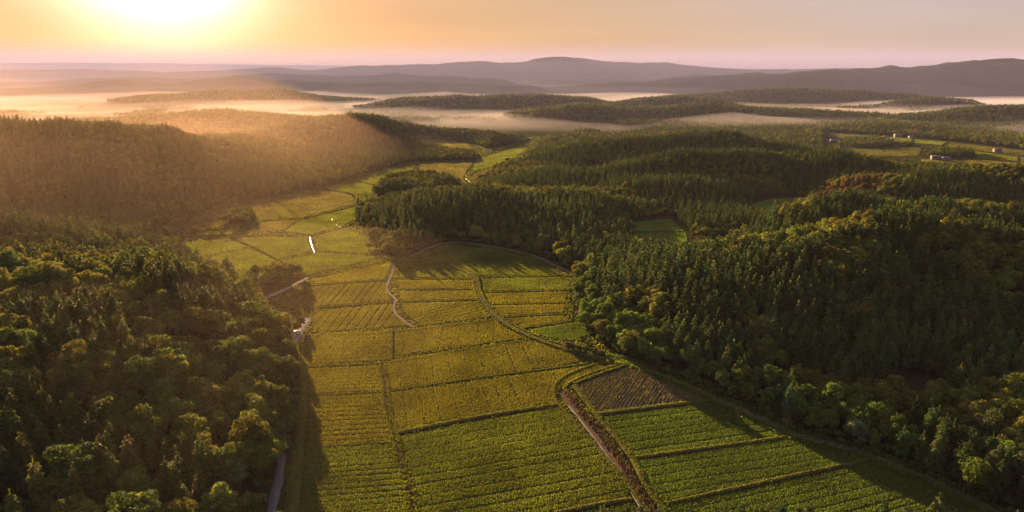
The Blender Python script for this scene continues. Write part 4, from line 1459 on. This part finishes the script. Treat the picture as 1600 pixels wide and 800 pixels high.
shrub(436, 812, 0.8, (0.09, 0.11, 0.028), 'low green shrub on the verge of the grey lane')
shrub(576, 389, 1.5, (0.09, 0.09, 0.026), 'shrub at the foot of the wooded hill above the junction')
shrub(588, 396, 1.2, (0.10, 0.095, 0.026), 'small golden shrub right at the road junction')

M_WALL = earth_mat('house_plaster', (0.16, 0.15, 0.135), (0.22, 0.205, 0.18), 0.4, bump=0.05)
M_ROOFS = [earth_mat('roof_grey', (0.10, 0.10, 0.11), (0.17, 0.17, 0.18), 1.0, rough=0.5, bump=0.2, gloss=True),
           earth_mat('roof_blue', (0.07, 0.09, 0.14), (0.12, 0.15, 0.21), 1.0, rough=0.5, bump=0.2, gloss=True),
           earth_mat('roof_brown', (0.14, 0.08, 0.055), (0.22, 0.13, 0.09), 1.0, rough=0.6, bump=0.2, gloss=True)]
mgl, n, l, out = new_mat('window_glass')
p = n.new('ShaderNodeBsdfPrincipled')
p.inputs['Base Color'].default_value = (0.03, 0.035, 0.04, 1)
p.inputs['Roughness'].default_value = 0.1
l.new(p.outputs[0], out.inputs['Surface'])
M_GLASS = mgl


def house(px, py, w, d, h, rz, roof, label):
    w, d, h = w * 0.75, d * 0.75, h * 0.8
    x_, y_, z_ = hpt(px, py)
    e = bpy.data.objects.new('farm_house', None)
    COL.objects.link(e)
    e.location = (x_, y_, z_)
    e.rotation_euler.z = rz
    e['label'], e['category'], e['group'] = label, 'house', 'farm houses on the far plain'
    m = MB()
    m.box(-w / 2, w / 2, -d / 2, d / 2, -0.5, h)
    add('wall', m.mesh('wall', M_WALL), e)
    m = MB()
    ov, rh = 0.7, d * 0.32
    v = [(-w / 2 - ov, -d / 2 - ov, h), (w / 2 + ov, -d / 2 - ov, h), (w / 2 + ov, d / 2 + ov, h), (-w / 2 - ov, d / 2 + ov, h), (-w / 2 - ov * 0.5, 0, h + rh), (w / 2 + ov * 0.5, 0, h + rh)]
    m.put(v, [(0, 1, 5, 4), (2, 3, 4, 5), (0, 3, 2, 1)], [(1, 2, 5), (3, 0, 4)])
    add('roof', m.mesh('roof', M_ROOFS[roof]), e)
    for wx in (-w * 0.3, w * 0.02, w * 0.32):
        m = MB()
        m.box(wx - 0.7, wx + 0.7, -d / 2 - 0.04, -d / 2 + 0.05, h * 0.35, h * 0.75)
        add('window', m.mesh('window', M_GLASS), e)
    m = MB()
    m.box(w / 2 - 0.05, w / 2 + 0.04, -0.5, 0.5, 0, 2.0)
    add('door', m.mesh('door', M_BARK), e)


house(1302, 223, 12, 8, 4.2, 0.3, 0, 'pale house with grey roof at the near corner of the far plain')
house(1371, 224.5, 11, 8, 4.5, -0.2, 2, 'pale house with brown roof beside the first tree clump')
house(1403, 214.5, 14, 9, 4.5, 0.1, 0, 'long grey-roofed house under the far tree belt')
house(1424, 217, 10, 8, 4.0, 0.4, 1, 'small blue-roofed house under the far tree belt')
house(1462, 249.5, 13, 8, 4.2, -0.1, 0, 'grey-roofed house before the dark tree row on the plain')
house(1478, 251, 11, 7, 4.0, 0.2, 1, 'blue-roofed house next to the grey-roofed one before the tree row')
house(1558, 238, 11, 8, 4.2, 0.2, 2, 'brown-roofed house alone on the far right of the plain')
house(1384, 217, 9, 7, 4.0, -0.3, 2, 'small brown-roofed house behind the first tree clump')

# parked car on the pale lane
mc, n, l, out = new_mat('car_paint')
p = n.new('ShaderNodeBsdfPrincipled')
p.inputs['Base Color'].default_value = (0.42, 0.42, 0.42, 1)
p.inputs['Roughness'].default_value = 0.35
p.inputs['Coat Weight'].default_value = 0.4
l.new(p.outputs[0], out.inputs['Surface'])
M_PAINT = mc
M_TYRE = earth_mat('tyre_rubber', (0.015, 0.015, 0.015), (0.03, 0.03, 0.03), 5.0, bump=0)
cx_, cy_ = gp(463, 522)
car = bpy.data.objects.new('parked_car', None)
COL.objects.link(car)
car.location = (cx_, cy_, 0.2)
car.rotation_euler.z = 1.25
car['label'], car['category'] = 'small pale car parked on the lane beside the golden bush', 'car'
prof = [(-1.9, 0.35), (-1.95, 0.75), (-1.75, 0.92), (-0.95, 1.0), (0.0, 1.02), (1.0, 0.98), (1.75, 0.88), (1.95, 0.65), (1.9, 0.35)]
cab = [(-1.55, 0.95), (-1.25, 1.42), (-0.2, 1.52), (0.55, 1.44), (1.15, 0.97)]


def extrude(pr, hw, top_in=0.0):
    zmin, zmax = min(z for _, z in pr), max(z for _, z in pr)
    vs = []
    for sgn in (-1, 1):
        for x, z in pr:
            vs.append((x, sgn * (hw - top_in * (z - zmin) / (zmax - zmin)), z))
    k = len(pr)
    me = bpy.data.meshes.new('car_piece')
    me.from_pydata(vs, [], [list(range(k))[::-1], list(range(k, 2 * k))] + [[i, (i + 1) % k, k + (i + 1) % k, k + i] for i in range(k)])
    me.update()
    return me


b_ = extrude(prof, 0.82, 0.08)
b_.materials.append(M_PAINT)
add('body', b_, car)
g_ = extrude(cab, 0.76, 0.16)
g_.materials.append(M_GLASS)
cabin = add('cabin_glass', g_, car)
r_ = extrude([(-1.2, 1.40), (-1.15, 1.47), (-0.2, 1.56), (0.5, 1.48), (0.55, 1.42)], 0.66, 0.06)
r_.materials.append(M_PAINT)
add('car_roof', r_, car)
wm = MB()
for k_ in range(1):
    ring = [(0.32 * math.cos(a), 0.32 * math.sin(a)) for a in np.linspace(0, 2 * math.pi, 14, endpoint=False)]
    vs = [(x, -0.1, z) for x, z in ring] + [(x, 0.1, z) for x, z in ring]
    wm.put(vs, [(i, (i + 1) % 14, 14 + (i + 1) % 14, 14 + i) for i in range(14)], [(0, i + 1, i) for i in range(1, 13)] + [(14, 14 + i, 15 + i) for i in range(1, 13)])
wmesh = wm.mesh('wheel', M_TYRE)
for wx in (-1.2, 1.2):
    for wy in (-0.78, 0.78):
        add('wheel', wmesh, car, (wx, wy, 0.32))
lm = MB()
lm.box(-0.04, 0.04, -0.16, 0.16, -0.07, 0.07)
lmesh = lm.mesh('headlight', M_GLASS)
for wy in (-0.55, 0.55):
    add('headlight', lmesh, car, (1.93, wy, 0.66))

# ------------------------------------------------------------------ air
def volume_mat(name, colour, density, g):
    m, n, l, out = new_mat(name)
    v = n.new('ShaderNodeVolumePrincipled')
    v.inputs['Color'].default_value = (*colour, 1)
    v.inputs['Density'].default_value = density
    v.inputs['Anisotropy'].default_value = g
    l.new(v.outputs[0], out.inputs['Volume'])
    return m


hz = MB()
hz.box(-9300, 9300, -9300, 9300, -4.0, 215.0)


def mist(name, x0, x1, y0, y1, top, density, g, colour, label, seed, wob, edge):
    nx, ny = 60, 40
    X, Y = np.meshgrid(np.linspace(x0, x1, nx), np.linspace(y0, y1, ny))
    u = np.minimum.reduce([X - x0, x1 - X, Y - y0, y1 - Y]) + (fbm(X, Y, 300.0, 3, seed) - 0.5) * edge * 0.9
    Zt = -2.5 + (top + 2.5) * smooth(0, edge, u) * (1 + wob * (fbm(X, Y, 220.0, 3, seed + 7) - 0.5))
    Zt = np.maximum(Zt, -2.4)
    Zt[0, :] = Zt[-1, :] = -2.4
    Zt[:, 0] = Zt[:, -1] = -2.4
    top_v = np.stack([X.ravel(), Y.ravel(), Zt.ravel()], 1)
    bot_v = np.stack([X.ravel(), Y.ravel(), np.full(X.size, -3.0)], 1)
    i, j = np.meshgrid(np.arange(ny - 1), np.arange(nx - 1), indexing='ij')
    a = (i * nx + j).ravel()
    qt = np.stack([a, a + 1, a + nx + 1, a + nx], 1)
    N = nx * ny
    qb = qt[:, ::-1] + N
    ring = list(range(nx)) + [k_ * nx + nx - 1 for k_ in range(1, ny)] + [N - 1 - k_ for k_ in range(1, nx)] + [k_ * nx for k_ in range(ny - 2, 0, -1)]
    qs = np.array([(ring[k_], ring[k_] + N, ring[(k_ + 1) % len(ring)] + N, ring[(k_ + 1) % len(ring)]) for k_ in range(len(ring))])
    me = mesh_np(name, np.vstack([top_v, bot_v]), np.vstack([qt, qb, qs]), None, volume_mat(name + '_air', colour, density, g))
    return add(name, me, kind='stuff', label=label)


MC = (0.90, 0.86, 0.88)
mist('mist', -4500, 4500, 700, 8500, 120, 8.0e-5, 0.0, (0.26, 0.27, 0.48), 'thin veil of mist lying over the farther hills', 401, 0.5, 500)
mist('mist', -2300, -10, 60, 1150, 110, 2.7e-4, 0.42, (0.76, 0.51, 0.33), 'golden mist veiling the hills on the left under the sun', 461, 0.3, 430)  # volume added to imitate orange lens glare, not mist lying there
mist('mist', -8000, 8000, 1900, 8800, 195, 1.7e-4, 0.0, (0.34, 0.35, 0.70), 'bluish far haze in front of the distant mountains', 451, 0.05, 600)
mist('mist', -3000, 1300, 1120, 2600, 13, 2.4e-3, 0.15, (0.72, 0.66, 0.68), 'bright ground mist filling the lowland behind the near hills', 411, 1.8, 150)
mist('mist', -3800, 4200, 2050, 4600, 30, 2.6e-4, 0.1, (0.48, 0.45, 0.66), 'mist lying between the far ridges', 421, 1.5, 400)
mist('mist', 800, 2600, 1480, 2300, 13, 2.2e-3, 0.25, (0.70, 0.69, 0.82), 'white mist pool behind the small hill on the far right', 431, 1.5, 160)
mist('mist', 720, 1600, 1000, 1290, 9, 2.2e-3, 0.25, (0.70, 0.69, 0.82), 'small white mist pool beside the plain at the right edge', 441, 1.2, 90)
add('haze', hz.mesh('haze', volume_mat('haze_air', (0.36, 0.34, 0.44), HAZE_DENSITY, HAZE_G)), kind='stuff', label='thin morning haze filling the whole valley')
